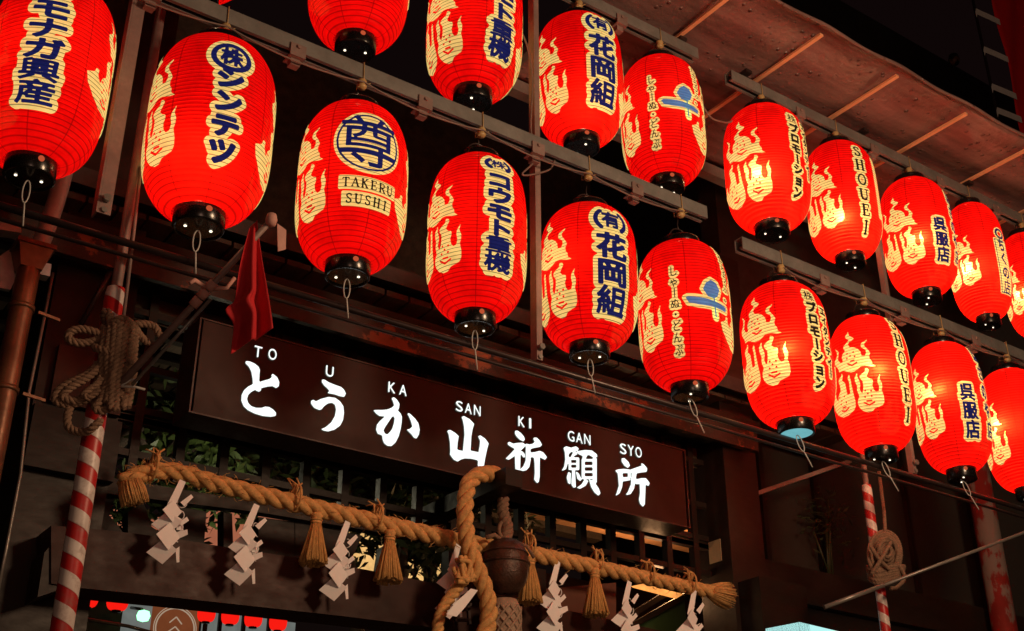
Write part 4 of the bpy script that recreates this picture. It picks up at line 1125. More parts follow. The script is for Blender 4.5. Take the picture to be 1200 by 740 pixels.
def brush(p, d, L, r0, r1, n, name):
    m = MB(); d = Vector(d).normalized(); a = d.orthogonal().normalized(); b = d.cross(a)
    for i in range(n):
        t = random.uniform(0, 2 * math.pi); k = math.sqrt(random.random())
        o0 = (a * math.cos(t) + b * math.sin(t)) * k
        s = p + o0 * r0; e = p + o0 * r1 + d * L * random.uniform(.85, 1.05)
        m.tube([s, (s + e) / 2 + o0 * .004, e], [.0030, .0032, .0018], 4)
    m.build(name, m_straw, rope)
e0 = rp[0]; brush(e0 + Vector((.03, 0, .012)), P(150, 592, YP) - P(142, 560, YP), .085, .038, .050, 320, 'frayed_end')
brush(rp[-1] - Vector((.02, 0, 0)), P(852, 697, YP) - P(834, 692, YP), .115, .032, .066, 330, 'frayed_end')
for px, py in ((178, 549), (345, 584), (440, 607), (618, 641), (697, 660), (757, 672), (806, 684)):
    c = P(px, py, YP) ; m = MB()
    c = c + Vector((0, -.01, .02))
    for i in range(9):
        q = c + Vector((random.uniform(-.012, .012), random.uniform(-.01, .01), 0))
        m.tube([q - Vector((0, 0, .03)), q + Vector((random.uniform(-.02, .02), random.uniform(-.02, .0), random.uniform(.015, .03))), q + Vector((random.uniform(-.045, .03), random.uniform(-.02, .01), random.uniform(.02, .055)))], .0035, 5)
    m.tube([c + Vector((0.0, .05 * math.cos(a), -.02 + .05 * math.sin(a))) for a in np.linspace(0, 2 * math.pi, 16, endpoint=False)], .005, 5, closed=True)
    m.build('tie', m_straw, rope)
def tassel(px, py, px2, py2, label):
    a = P(px, py, YP - .02); b = P(px2, py2, YP - .02); L = a.z - b.z
    r = thing('straw_tassel', label, 'tassel', a, 'straw tassels hanging from the rope')
    R = .062 * L / .17 * 0.82
    m = MB(); m.lathe([(.001, .02), (.018, .018), (.024, .006), (.018, -.006), (.017, -.010), (.022, -.016), (.022, -.024)], a, 20); m.tube([a + Vector((.021 * math.cos(t), .021 * math.sin(t), -.010)) for t in np.linspace(0, 2 * math.pi, 16, endpoint=False)], .004, 6, closed=True)
    m.tube([a + Vector((0, 0, .015)), a + Vector((0, .015, .05))], .006, 6)
    m.build('knot', m_straw, r)
    m = MB()
    for i in range(150):
        t = random.uniform(0, 2 * math.pi); k = math.sqrt(random.uniform(.25, 1)); e = Vector((math.cos(t), math.sin(t), 0)) * k
        s = a + e * .017 + Vector((0, 0, -.018)); q = a + e * R * random.uniform(.93, 1.05) + Vector((0, 0, -L * random.uniform(.95, 1.03)))
        md = a + e * (R * .62) + Vector((0, 0, -L * .5))
        m.tube([s, md, q], [.0025, .0045, .0052], 5)
    m.lathe([(.016, -.02), (R * .55, -L * .5), (R * .86, -L * .94), (.002, -L * .93)], a, 20)
    m.build('skirt', m_tassel, r)
tassel(371, 607, 367, 661, 'straw tassel hanging between the second and third paper streamers')
tassel(457, 627, 455, 682, 'straw tassel hanging left of the bell rope')
tassel(621, 656, 619, 706, 'straw tassel partly hidden by the round bell')
tassel(697, 671, 696, 721, 'straw tassel hanging between two streamers right of the bell')
def shide(px, py, px2, py2, label):
    a = P(px, py, YP - .015); L = a.z - P(px2, py2, YP - .015).z
    r = thing('paper_streamer', label, 'streamer', a, 'white zigzag paper streamers on the rope')
    u = L / 100.0
    def pane(m, pts, y, th=.0016, fold=0.0):
        q = [a + Vector((x * u * 1.06, y - fold * (x) * u, -z * u)) for x, z in pts]; m.prism(q, (0, th, 0))
    m = MB()
    pane(m, [(0, -4), (7, -2), (0, 24), (-8, 34), (-11, 30)], -.004)
    c = [(-5, 36), (-8, 50), (-6, 66), (-9, 83)]
    for i, (x, z) in enumerate(c):
        k = (13, 15, 16, 15)[i]
        pane(m, [(x, z - k), (x + k * .95, z - 2), (x + 2, z + k), (x - k * .95, z + 2)], -.006 - .004 * (i % 2), fold=(.55 if i % 2 else -.35))
    m.build('zigzag', m_shide, r)
    m = MB()
    pane(m, [(3, 24), (14, 12), (17, 15), (8, 28)], -.010); pane(m, [(6, 46), (14, 38), (17, 42), (9, 50)], .006)
    pane(m, [(5, 58), (15, 54), (16, 60), (7, 66)], .012, fold=.4); pane(m, [(6, 78), (10, 74), (12, 92), (9, 93)], .008)
    pane(m, [(4, 38), (12, 40), (15, 52), (6, 54)], .014, fold=-.4)
    for k in range(4):
        t0 = random.uniform(0, 6)
        m.tube([a + Vector(((9 + 5 * math.cos(t0 + s * .7)) * u, .012 + .004 * s, -(22 + 14 * k + 5 * math.sin(t0 + s * .7)) * u)) for s in range(6)], .0022, 4)
    m.build('shredded_tail', m_shide, r)
shide(210, 566, 195, 664, 'leftmost white paper streamer, beside the frayed rope end')
shide(297, 594, 290, 690, 'second white paper streamer from the left, left of the first tassel')
shide(404, 614, 395, 707, 'white paper streamer between the two left tassels')
shide(535, 638, 530, 728, 'white paper streamer half hidden behind the bell rope')
shide(651, 660, 645, 750, 'white paper streamer next right of the round bell')
shide(735, 684, 735, 770, 'white paper streamer right of the rightmost tassel')
shide(811, 694, 812, 785, 'rightmost white paper streamer, near the frayed rope end')

# arm that carries the bell
ax = P(612, 552, YP - .22)
m = MB(); zt_, zb_ = ax.z, P(612, 572, YP - .22).z
m.box(ax.x - .085, ax.x, YP - .22, YG + .2, zb_, zt_); m.build('bell_arm', m_wood2, gate, bevel=.005)
YB = YP - .06
bc = P(592, 664, YB)
bell = thing('shrine_bell', 'round dark bronze shrine bell hanging from the timber arm', 'bell', bc)
br = 28 / FPX * (bc - CAM).dot(FW)
m = MB()
pr = []
for t in np.linspace(-math.pi / 2, math.pi / 2, 26):
    z = br * 1.15 * math.sin(t); r = br * max(.02, math.cos(t)) ** .62
    pr.append((max(.002, r), z))
m.lathe(pr, bc, 40); m.build('body', m_bell, bell)
m = MB(); m.lathe([(br * .99, br * .10), (br * 1.06, br * .13), (br * 1.06, br * .05), (br * .99, br * .02)], bc, 40); m.lathe([(br * .99, br * .5), (br * .95, br * .58), (br * .90, br * .56)], bc, 40); m.build('band', m_bell, bell)
kp = [(bc + Vector((.012 * math.sin(i * 1.5), .012 * math.cos(i * 1.5), br * 1.1 + i * .012))) for i in range(12)]
m = MB(); twisted(m, spline([bc + Vector((0, 0, br * 1.05)), bc + Vector((.01, 0, br * 1.05 + .07)), bc + Vector((-.012, 0, br * 1.05 + .13)), Vector((bc.x - .01, YB, zb_))], 8), .026, .07, 3, 6)
m.tube([bc + Vector((.032 * math.cos(t), 0, br * 1.05 + .05 + .04 * math.sin(t))) for t in np.linspace(0, 2 * math.pi, 16, endpoint=False)], .009, 6, closed=True)
m.tube([bc + Vector((-.03, -.02, br * 1.0)), bc + Vector((-.075, -.03, br * 1.15)), bc + Vector((-.11, -.02, br * 1.0))], .010, 6)
m.tube([bc + Vector((.02, -.02, br * 1.1)), bc + Vector((.09, -.03, br * .95)), bc + Vector((.135, -.02, br * .55))], .008, 6)
m.build('hanging_cord', m_hemp, bell)
YK = YP - .14
rp2 = [P(*p, YK + (.06 if i == 0 else 0)) for i, p in enumerate(((580, 556), (566, 556), (552, 563), (546, 580), (545, 608), (549, 640), (560, 668), (571, 700), (572, 730), (560, 765), (556, 800)))]
brope = thing('bell_rope', 'thick twisted bell rope draped over the timber arm', 'rope', rp2[0])
m = MB(); twisted(m, spline(rp2, 8), .036, .17, 3, 8); m.build('main_cord', m_straw, brope)
rp3 = [P(*p, YK + .03) for p in ((556, 648), (548, 672), (534, 692), (520, 712), (513, 735), (514, 770))]
m = MB(); twisted(m, spline(rp3, 8), .024, .10, 3, 8); m.build('thin_cord', m_straw, brope)
c = P(543, 668, YK - .0)
m = MB()
for i in range(7):
    a = random.uniform(0, 6); q = [c + Vector((random.uniform(-.05, .05), random.uniform(-.04, .02), random.uniform(-.06, .06))) for _ in range(4)]
    m.tube(spline(q, 5), .010, 6)
m.build('knot', m_straw, brope)
m = MB(); q = [P(552, 690, YK - .05), P(560, 692, YK - .05), P(545, 712, YK - .05), P(535, 723, YK - .05), P(523, 720, YK - .05), P(534, 706, YK - .05)]
m.prism(q, (0, .002, 0)); o = m.build('paper_tag', m_shide); rebase(o, q[0]); tag(o, 'small folded paper tag tied on the thin bell cord', 'tag')
# braided sleeve below the bell
tc_ = P(592, 712, YB); m = MB(); sr = .062
m.lathe([(.002, .035), (sr * .8, .03), (sr, 0), (sr * 1.05, -.3), (.002, -.301)], tc_, 24)
sl = m.build('braided_sleeve', m_net); rebase(sl, tc_); tag(sl, 'pale braided cord sleeve hanging directly under the bell', 'cord')
m = MB()
for s in (1, -1):
    for k in range(10):
        m.tube([tc_ + Vector((sr * 1.04 * math.cos(s * t * 1.2 + k * .628), sr * 1.04 * math.sin(s * t * 1.2 + k * .628), -.3 * t / 3.2)) for t in np.linspace(0, 3.2, 18)], .006, 5)
m.build('braid', m_net, sl)
m = MB(); y = YP + .02
for a, b in (((533, 727), (551, 727)), ((535, 717), (550, 714)), ((548, 706), (550, 732)), ((536, 706), (552, 709))): m.bar(P(*a, y), P(*b, y), .012, .012)
o = m.build('wooden_rack', m_signf); rebase(o, P(545, 720, y)); tag(o, 'small wooden rack on the beam left of the bell rope', 'rack')

# ================================================================== STRIPED POLES, ROPES, FLAG
def pole(px_mid, y, r, z_top_px, z_plain_px, label, stripe_len=3.2):
    a = P(*px_mid, y); zs_ = P(px_mid[0], z_top_px, y).z; zp = P(px_mid[0], z_plain_px, y).z
    p = thing('striped_pole', label, 'pole', (a.x, y, 0), 'poles wrapped in red and white')
    m = MB(); m.lathe([(.001, 0), (r, 0), (r, zs_ - .02), (r * .9, zs_), (.001, zs_ + .001)], (a.x, y, 0), 24); m.build('striped_wrap', m_stripe, p)
    m = MB(); m.lathe([(r * .55, zs_ - .02), (r * .55, zp), (.001, zp)], (a.x, y, 0), 16); m.build('shaft', m_rust, p)
    return a
YPO = YL + .13
pa = pole((104, 540), YPO, .031, 330, -40, 'thick red and white striped pole standing at the left')
pb = pole((1026, 650), YPO + .25, .024, 572, 470, 'slim red and white striped pole standing at the right')
m = MB(); m.tube([P(165, 196, YPO - .02), P(157, 270, YPO - .05), P(150, 330, YPO - .055), P(143, 385, YPO - .055)], .006, 6)
o = m.build('halyard', m_rust); rebase(o, P(157, 270, YPO)); tag(o, 'thin reddish cord running down the upper part of the left pole', 'cord')

def rope_bundle(fn, label, base):
    m = MB(); fn(m); o = m.build('rope_bundle', m_hemp); rebase(o, base); tag(o, label, 'rope bundle', 'coils of rope tied on the poles'); return o
def left_bundle(m):
    y = YPO - .055
    W = lambda px, py, dy=0.0: P(px, py, y + dy)
    R_, pit = .0125, .045
    def rp(pts, r=R_): twisted(m, spline(pts, 7), r, pit, 3, 6, step=.006)
    for i in range(13):
        x = 119 + (i % 8) * 5.4 + (2.5 if i > 7 else 0); dy = -.02 - .03 * math.sin(math.pi * (i % 8) / 7) - (.022 if i > 7 else 0)
        rp([W(x + 3, 382 + 4 * math.sin(i), dy), W(x + random.uniform(-2, 2), 415, dy - .01), W(x - 4 + random.uniform(-3, 3), 445, dy), W(x - 8, 475 + random.uniform(-8, 8), dy + .005)])
    # horizontal wraps
    rp([W(112, 402, .02), W(113, 408, -.04), W(130, 414, -.07), W(152, 424, -.05), W(160, 428, .03)])
    rp([W(118, 404, 0), W(128, 406, -.06), W(145, 402, -.07), W(155, 398, 0)])
    rp([W(124, 378, .01), W(122, 368, -.02), W(128, 368, -.03), W(130, 384, -.04)], .014)
    rp([W(128, 384, -.04), W(140, 374, -.06), W(152, 378, -.04), W(160, 388, -.02), W(168, 398, 0), W(174, 402, .02)])
    rp([W(158, 380, -.03), W(172, 380, -.03), W(182, 384, -.03), W(188, 396, -.03)], .012)
    rp([W(145, 380, -.06), W(150, 386, -.07), W(146, 396, -.07), W(140, 390, -.07), W(148, 384, -.075)])
    # loops to the left
    rp([W(124, 396, -.03), W(108, 388, -.03), W(90, 386, -.02), W(80, 392, -.01), W(84, 400, -.015), W(100, 402, -.02), W(122, 396, -.03)])
    rp([W(122, 420, -.03), W(104, 438, -.03), W(80, 450, -.02), W(68, 458, -.01), W(64, 468, 0), W(74, 474, 0), W(92, 472, -.01), W(110, 464, -.03), W(122, 446, -.04)])
    rp([W(122, 424, -.04), W(106, 440, -.04), W(86, 452, -.03), W(76, 460, -.02), W(74, 466, -.015), W(90, 470, -.02), W(108, 458, -.04), W(120, 442, -.05)])
    rp([W(118, 446, -.05), W(106, 456, -.05), W(98, 462, -.045), W(104, 466, -.045), W(118, 456, -.05)], .010)
    rp([W(124, 462, -.05), W(114, 474, -.05), W(111, 478, -.045), W(118, 482, -.045), W(132, 476, -.05), W(137, 466, -.05)])
    rp([W(82, 478, 0), W(79, 488, 0), W(80, 500, 0), W(90, 506, -.01), W(102, 506, -.03), W(110, 500, -.05), W(120, 492, -.05)])
rope_bundle(left_bundle, 'large tangle of brown rope with loops tied round the left striped pole', P(125, 430, YPO))
def right_bundle(m):
    y = YPO + .2
    W = lambda px, py, dy=0.0: P(px, py, y + dy)
    def rp(pts, r=.010): twisted(m, spline(pts, 7), r, .035, 3, 6, step=.006)
    for i in range(7):
        k = 1 - i * .125; cx, cy = 1037 + i * .5, 650
        rp([W(cx + 19 * k * math.cos(t), cy - 1.5 * i * .4 + 27 * k * math.sin(t), -.02 - .02 * math.sin(t + i) - .006 * i) for t in np.linspace(0.3 * i, 2 * math.pi + .3 * i, 14)])
    for i in range(7):
        rp([W(1016 + i * .5, 672 + i * 2.4 - 8, 0), W(1028, 668 + i * 2.6, -.055 - .004 * (i % 2)), W(1046, 664 + i * 2.8, -.055), W(1060 - i * .4, 664 + i * 1.6, -.01)])
    rp([W(1020, 640, -.05), W(1030, 655, -.085), W(1042, 668, -.08)])
    rp([W(1044, 636, -.06), W(1030, 660, -.09), W(1020, 674, -.06)])
    rp([W(1050, 660, -.05), W(1060, 676, -.05), W(1052, 688, -.05), W(1044, 690, -.05)])
rope_bundle(right_bundle, 'small coil of brown rope tied round the right striped pole', P(1035, 655, YPO + .2))
m = MB(); m.tube([P(1030, 553, YPO + .2), P(1036, 600, YPO + .2), P(1039, 650, YPO + .17)], .009, 8); o = m.build('halyard', m_hemp); rebase(o, P(1036, 600, YPO + .2)); tag(o, 'straight brown cord dropping to the coil on the right pole', 'cord')

f0, f1 = P(140, 452, YPO - .11), P(318, 258, YL - .38)
fp_ = thing('flag_stick', 'reddish slanting stick tied to the left pole and carrying the small red flag', 'stick', f0)
m = MB(); m.tube([f0, f0 + (f1 - f0) * .5, f1], [.012, .010, .009], 10); m.build('shaft', m_rust, fp_)
m = MB(); q = f0 + (f1 - f0) * .55
m.tube([f0 + (f1 - f0) * .03 + Vector((.022, -.01, -.012)), q + Vector((.02, -.01, -.016))], .006, 6); m.build('side_rod', m_gpipe, fp_)
m = MB(); d = (f1 - f0).normalized()
for t in (.50, .55, .60):
    c = f0 + (f1 - f0) * t; m.tube([c - d * .014, c + d * .014], .016, 8)
c = f0 + (f1 - f0) * .58; m.tube([c, c + Vector((-.05, -.02, .005)), c + Vector((-.065, -.02, -.01))], .007, 6); m.tube([c, c + Vector((.05, -.02, .01)), c + Vector((.07, -.02, .05))], .006, 6)
m.build('binding', m_pink, fp_)
m = MB(); m.lathe([(.001, .02), (.014, .018), (.018, 0), (.014, -.018), (.001, -.02)], f1, 14); m.build('finial', m_pink, fp_)
m = MB(); q = f1 + Vector((.02, 0, -.005))
m.prism([q, q + Vector((.03, 0, -.012)), q + Vector((.036, .003, -.075)), q + Vector((.012, .003, -.09)), q + Vector((.004, 0, -.04))], (0, .003, 0)); m.build('ribbon', m_pink, fp_)
m = MB(); q = P(141, 453, YPO - .12); m.tube([q, q + Vector((.02, -.01, .02)), q + Vector((.05, -.01, .035))], .004, 5); m.tube([q, q + Vector((.04, -.01, .005)), q + Vector((.07, -.01, .004))], .004, 5); m.build('tie_wire', m_wire, fp_)
# flag cloth: hangs in folds from the stick
YF = f0.y + (f1.y - f0.y) * .9
tl, tr = P(292, 268, YF), P(302, 258, YF); bl_, br_ = P(274, 412, YF), P(316, 388, YF)
m = MB(); NU, NV = 28, 40; gg = {}
for j in range(NV + 1):
    v = j / NV
    Lp = tl.lerp(bl_, v); Rp = tr.lerp(br_, v)
    Lp = Lp + Vector((-.012 * math.sin(math.pi * min(1, v * 1.35)) - (.030 * math.exp(-((v - .68) / .06) ** 2)), 0, 0))
    for i in range(NU + 1):
        u = i / NU; p = Lp.lerp(Rp, u)
        p.y += (.006 + .030 * v) * math.sin(u * 9 + 1.2 * v) * .9 + .01 * math.sin(u * 21 + v * 4) * v
        gg[i, j] = m.bm.verts.new(p)
for i in range(NU):
    for j in range(NV): m.bm.faces.new((gg[i, j], gg[i + 1, j], gg[i + 1, j + 1], gg[i, j + 1])).smooth = True
fl = m.build('pennant', m_flag); rebase(fl, tl); sm = fl.modifiers.new('thick', 'SOLIDIFY'); sm.thickness = .002
tag(fl, 'small plain red cloth flag hanging limp from the slanting stick', 'flag')

# ================================================================== LEFT SIDE: DOWNPIPE, GUTTER, CABLE
YD = 4.2
dpx = P(8, 420, YD); hz = P(36, 305, YD)
dp = thing('downpipe', 'copper rain downpipe with a square hopper head at the left edge', 'downpipe', (hz.x, YD, 0))
m = MB(); m.lathe([(.040, 0), (.040, hz.z - .04)], (hz.x, YD, 0), 20); m.build('pipe', m_copper, dp)
for py in (360, 460):
    z = P(20, py, YD).z; m = MB(); m.lathe([(.041, z - .008), (.046, z - .008), (.046, z + .008), (.041, z + .008)], (hz.x, YD, 0), 20); m.bar((hz.x + .058, YD, z), (hz.x + .14, YD + .02, z), .01, .01); m.build('bracket', m_copper, dp)
m = MB()
b4 = [(hz.x + a * .038, YD + b * .038, hz.z - .045) for a, b in ((-1, -1), (1, -1), (1, 1), (-1, 1))]
t4 = [(hz.x + a * .060, YD + b * .055, hz.z + .035) for a, b in ((-1, -1), (1, -1), (1, 1), (-1, 1))]
m.hexa(b4, t4); m.box(hz.x - .068, hz.x + .068, YD - .062, YD + .062, hz.z + .0355, hz.z + .052); m.build('hopper', m_copper, dp, bevel=.004)
m = MB(); m.tube(spline([Vector((hz.x + .01, YD, hz.z + .05)), P(50, 280, YD), P(66, 235, YD), P(78, 190, YD), P(85, 150, YD)], 6), .032, 14); m.build('inlet_pipe', m_zinc, dp)
gx = P(10, 275, YD + .15)
gt = thing('roof_gutter', 'pale grey roof gutter scraps behind the hopper at the left edge', 'gutter', gx)
m = MB(); m.bar(P(-40, 262, YD + .15), P(22, 272, YD + .15), .06, .035); m.build('trough', m_zinc, gt); m = MB(); m.bar(P(40, 316, YD + .1), P(57, 320, YD + .1), .05, .05); m.build('trough', m_zinc, gt)
m = MB(); q = [P(0, 300, YD + .05), P(12, 292, YD + .05), P(26, 312, YD + .05), P(12, 340, YD + .05), P(-6, 336, YD + .05)]; m.prism(q, (0, .02, 0)); m.build('bracket', m_zinc, gt)
m = MB(); m.tube([P(62, 320, YG - .06), P(52, 372, YG - .07), P(34, 460, YG - .07), P(24, 556, YG - .07), P(8, 640, YG - .07), P(-8, 720, YG - .07)], .0065, 6)
o = m.build('wall_cable', m_gpipe); rebase(o, P(34, 460, YG - .07)); tag(o, 'thin pale cable running down the left edge of the gate post', 'cable')
m = MB(); m.tube([P(95, 380, YG - .03), P(142, 296, YG - .10)], .012, 8); o = m.build('stay_rod', m_pipe); rebase(o, P(95, 380, YG - .03)); tag(o, 'short dark slanting rod between the left post and pole', 'rod')
# neighbouring wall on the left
m = MB(); x1 = P(70, 400, YD + 2.7).x; m.box(x1 - 4, x1, YD + 2.7, YD + 2.95, 0, 7); o = m.build('side_building', m_dwall); rebase(o, (x1 - 2, YD + 2.8, 0)); tag(o, 'dark building wall behind the copper downpipe', 'building')

# ================================================================== RIGHT SIDE: SHOP FRONT, PIPES, COLUMN, BANNER
YX = YG + .15
xs0_, xs1_ = xr1 + .02, xr1 + 7
shop = thing('shop_front', 'dark glazed shop front to the right of the gate', 'building', (xs0_, YX, 0))
zsill = P(960, 676, YX).z
m = MB(); m.box(xs0_, xs1_, YX - .08, YX + .1, zsill - .20, zsill); m.build('sill', m_wood, shop, bevel=.006)
m = MB(); m.box(xs0_, xs1_, YX - .03, YX + .1, zsill - 2.4, zsill - .201); m.build('lower_wall', m_wood2, shop)
m = MB(); m.box(xs0_, xs1_, YX + .06, YX + .075, zsill + .001, zsill + 1.15); m.build('glass', m_glass, shop)
for px in (905, 968, 1075, 1150):
    x = P(px, 630, YX).x; m = MB(); m.box(x - .018, x + .018, YX + .03, YX + .058, zsill + .001, zsill + 1.15); m.build('mullion', m_wood2, shop)
m = MB(); m.box(xs0_, xs1_, YX - .05, YX + .1, zsill + 1.151, zsill + 3.6); m.build('upper_wall', m_dwall, shop)
# plant silhouettes standing inside the window
for (px, py, w_, h_, lab) in ((968, 612, .34, .34, 'dry leafy arrangement standing on the sill of the dark shop window'),):
    c = P(px, py, YX - .02); m = MB()
    for i in range(230):
        p = c + Vector((random.gauss(0, w_ * .3), random.uniform(-.02, .02), random.gauss(0, h_ * .28)))
        a = Vector((random.gauss(0, 1), random.gauss(0, .4), random.gauss(0, 1))).normalized() * random.uniform(.014, .035); b = a.orthogonal().normalized() * .008
        m.quad(p - a, p + b, p + a, p - b)
    for i in range(5):
        m.tube([Vector((c.x + random.uniform(-.05, .05), c.y, zsill)), c + Vector((random.uniform(-.12, .12), 0, random.uniform(-.1, .15)))], .006, 5)
    o = m.build('dried_plant', m_leafd); rebase(o, (c.x, c.y, zsill)); tag(o, lab, 'plant')
m = MB(); a, b = P(966, 712, YPO + .18), P(1260, 602, YPO - .35); m.tube([a, b], .0075, 10); m.tube([a, a + (b - a) * .22], .0105, 10)
o = m.build('grey_pipe', m_gpipe); rebase(o, a); tag(o, 'thin grey pipe slanting across the right striped pole', 'pipe')
m = MB(); m.bar(P(872, 584, YX - .12), P(996, 541, YX - .32), .03, .022); o = m.build('grey_bar', m_gpipe); rebase(o, P(930, 562, YX - .2)); tag(o, 'flat grey bar slanting from the right gate post', 'bar')
YC = YX - .2
ca = P(1162, 650, YC)
m = MB(); m.lathe([(.001, 0), (.075, 0), (.075, P(1140, 520, YC).z), (.001, P(1140, 520, YC).z + .001)], (ca.x, YC, 0), 24)
o = m.build('red_column', m_redcol); rebase(o, (ca.x, YC, 0)); tag(o, 'round column with peeling red paint at the right', 'column')
lb0 = P(936, 729, YX - .35)
lbx = thing('light_box', 'glowing pale cyan light box at the bottom edge, right of the gate', 'light box', lb0)
m = MB(); a = P(897, 737, YX - .35); b = P(936, 729, YX - .35); c = P(985, 741, YX - .35); dn = Vector((0, 0, -.25))
m.prism([b, c + Vector((.05, 0, 0)), c + Vector((.05, 0, 0)) + dn, b + dn], (0, .02, 0)); m.build('front_panel', m_cyanbox, lbx)
m = MB(); m.prism([b + Vector((-.002, 0, -.002)), b + dn + Vector((-.002, 0, 0)), a + dn, a], (0.0, .02, 0)); m.build('side_panel', m_cyanbox, lbx)

# banner with loops, far behind the awning
YN = 6.2
bn = thing('nobori_banner', 'tall dark red banner with pale loops on a pole, top right corner', 'banner', P(1170, 120, YN))
zt_n = P(1150, -120, YN).z; zb_n = P(1200, 170, YN).z - 1.2
xb_ = P(1163, 0, YN).x; xpole = P(1140, 0, YN).x
m = MB(); NV = 40; NU = 12; gg = {}
for j in range(NV + 1):
    for i in range(NU + 1):
        gg[i, j] = m.bm.verts.new((xb_ + 0.9 * i / NU, YN + .02 * math.sin(j * .5 + i), zt_n + (zb_n - zt_n) * j / NV))
for i in range(NU):
    for j in range(NV): m.bm.faces.new((gg[i, j], gg[i + 1, j], gg[i + 1, j + 1], gg[i, j + 1])).smooth = True
cl = m.build('cloth', m_banner, bn); sm = cl.modifiers.new('t', 'SOLIDIFY'); sm.thickness = .004
m = MB(); m.tube([(xpole, YN, 0), (xpole, YN, zt_n + .3)], .016, 8); m.build('pole', m_pipe, bn)
for px, py in ((1150, 22), (1162, 68), (1172, 112), (1200, 152), (1140, -25)):
    z = P(px, py, YN).z; m = MB(); w = .085
    q = [(xpole - .03, z - .055), (xpole - .005, z + .0), (xpole + (xb_ - xpole) * .55, z + .035), (xb_ + .02, z + .06)]
    for (a0_, z0_), (a1_, z1_) in zip(q, q[1:]): m.prism([(a0_, YN - .022, z0_), (a1_, YN - .022, z1_), (a1_, YN - .022, z1_ + w), (a0_, YN - .022, z0_ + w)], (0, .004, 0))
    m.build('loop', m_tab, bn)
# far dark building with a roof edge and a dim lantern
YQ = 10.0
q0 = P(1000, 80, YQ); fb = thing('far_building', 'black silhouetted building behind the awning, top right', 'building', (q0.x, YQ, 0))
m = MB(); m.box(P(860, 0, YQ).x, P(860, 0, YQ).x + 12, YQ, YQ + 4, 0, P(1120, 78, YQ).z); m.build('wall', m_dwall, fb)
m = MB(); r0 = P(1060, 92, YQ - .8); m.hexa([(r0.x, YQ - .9, r0.z), (r0.x + 8, YQ - .9, r0.z), (r0.x + 8, YQ - .02, r0.z + .35), (r0.x, YQ - .02, r0.z + .35)], [(r0.x, YQ - .9, r0.z + .08), (r0.x + 8, YQ - .9, r0.z + .08), (r0.x + 8, YQ - .02, r0.z + .45), (r0.x, YQ - .02, r0.z + .45)]); m.build('roof', m_roof, fb)
c = P(1118, 70, YQ - 1); m = MB(); m.lathe([(.001, .09), (.07, .08), (.09, 0), (.07, -.08), (.001, -.09)], c, 12); o = m.build('wall_fitting', m_fascia); rebase(o, c); tag(o, 'dim brownish fitting on the far roof edge, top right', 'fitting')

# ================================================================== BEHIND THE GATE
def leaves(name, c, size, n, mat, label, cat, bx_=None, ls_=(.03, .06)):
    c = Vector(c); r = thing(name, label, cat, (c.x, c.y, 0))
    m = MB(); cl = [Vector((random.uniform(-1, 1) * size[0], random.uniform(-1, 1) * size[1], random.uniform(-1, 1) * size[2])) for _ in range(26)]
    for i in range(n):
        p = c + random.choice(cl) + Vector((random.gauss(0, .10), random.gauss(0, .08), random.gauss(0, .09)))
        a = Vector((random.gauss(0, 1), random.gauss(0, 1), random.gauss(0, .7))).normalized(); b = a.orthogonal().normalized()
        b = (b * math.cos(i) + a.cross(b) * math.sin(i)); L = random.uniform(*ls_)
        m.quad(p - a * L, p + b * L * .35, p + a * L, p - b * L * .35)
    m.build('crown', mat, r)
    m = MB()
    b0 = c.x if bx_ is None else P(bx_, 720, c.y).x
    m.tube(spline([Vector((b0, c.y, 0)), Vector((b0, c.y, c.z * .78)), c], 5), [.06 - .0035 * i for i in range(11)], 8)
    for k in range(5): m.tube([c - Vector((0, 0, .3)), c + random.choice(cl) * .8], [.02, .008], 6)
    m.build('trunk', m_bark, r)
for px, py, y, sz, n, mt, lab, bx_ in ((190, 480, 6.0, (.75, .25, .5), 2600, m_leaf, 'leafy green shrub behind the lattice at its left end', 50),
        (350, 545, 6.2, (.8, .25, .3), 2400, m_leaf, 'leafy green shrub behind the lattice under the sign', 420),
        (470, 575, 6.4, (.7, .25, .3), 1600, m_leafd, 'dark bush behind the lattice left of the bell rope', 470),
        (0, 520, 6.3, (.35, .3, .9), 2200, m_leaf, 'dim green tree left of the gate post', -60),
        (165, 612, 6.6, (.26, .2, .18), 700, m_leaf, 'leafy sprig seen through the opening at the left end of the beam', 64),
        (505, 652, 6.6, (.35, .2, .16), 900, m_leafd, 'dark leaves silhouetted against the golden screen', 505)):
    leaves('garden_tree', P(px, py, y), sz, n, mt, lab, 'tree', bx_)
lamp('added_courtyard_light', tuple(P(250, 560, 5.6)), 5.0, (1.0, 0.9, 0.6), .1)  # unseen point light added to brighten the courtyard behind the lattice
# inner hall: lit screens far behind
YI = 9.5
hall = thing('inner_hall', 'lit inner hall seen through and below the gate beam', 'building', (P(300, 700, YI).x, YI, 0))
def panel(x0, x1, y0, y1, mat, name, dy=0.0):
    a = P(x0, (y0 + y1) / 2, YI + dy); b = P(x1, (y0 + y1) / 2, YI + dy); c = P((x0 + x1) / 2, y0, YI + dy); d = P((x0 + x1) / 2, y1, YI + dy)
    m = MB(); m.box(a.x, b.x, YI + dy, YI + dy + .03, d.z, c.z); m.build(name, mat, hall)
panel(60, 200, 596, 628, m_pinkl, 'screen'); panel(236, 330, 596, 668, m_pinkl, 'screen', -.1)
panel(330, 420, 618, 680, m_pinkl, 'screen', .1)
panel(400, 600, 630, 700, m_gold, 'gold_screen')
panel(92, 142, 700, 760, m_dwall, 'wall_panel'); panel(142, 176, 708, 760, m_paleb, 'pale_window'); panel(176, 232, 712, 775, m_wpan, 'wood_panel', -.02)
panel(236, 345, 722, 775, m_paleb, 'pale_window')
panel(40, 620, 770, 900, m_dwall, 'wall_panel', .1)
panel(640, 830, 690, 800, m_beam, 'wood_panel', -1.6)
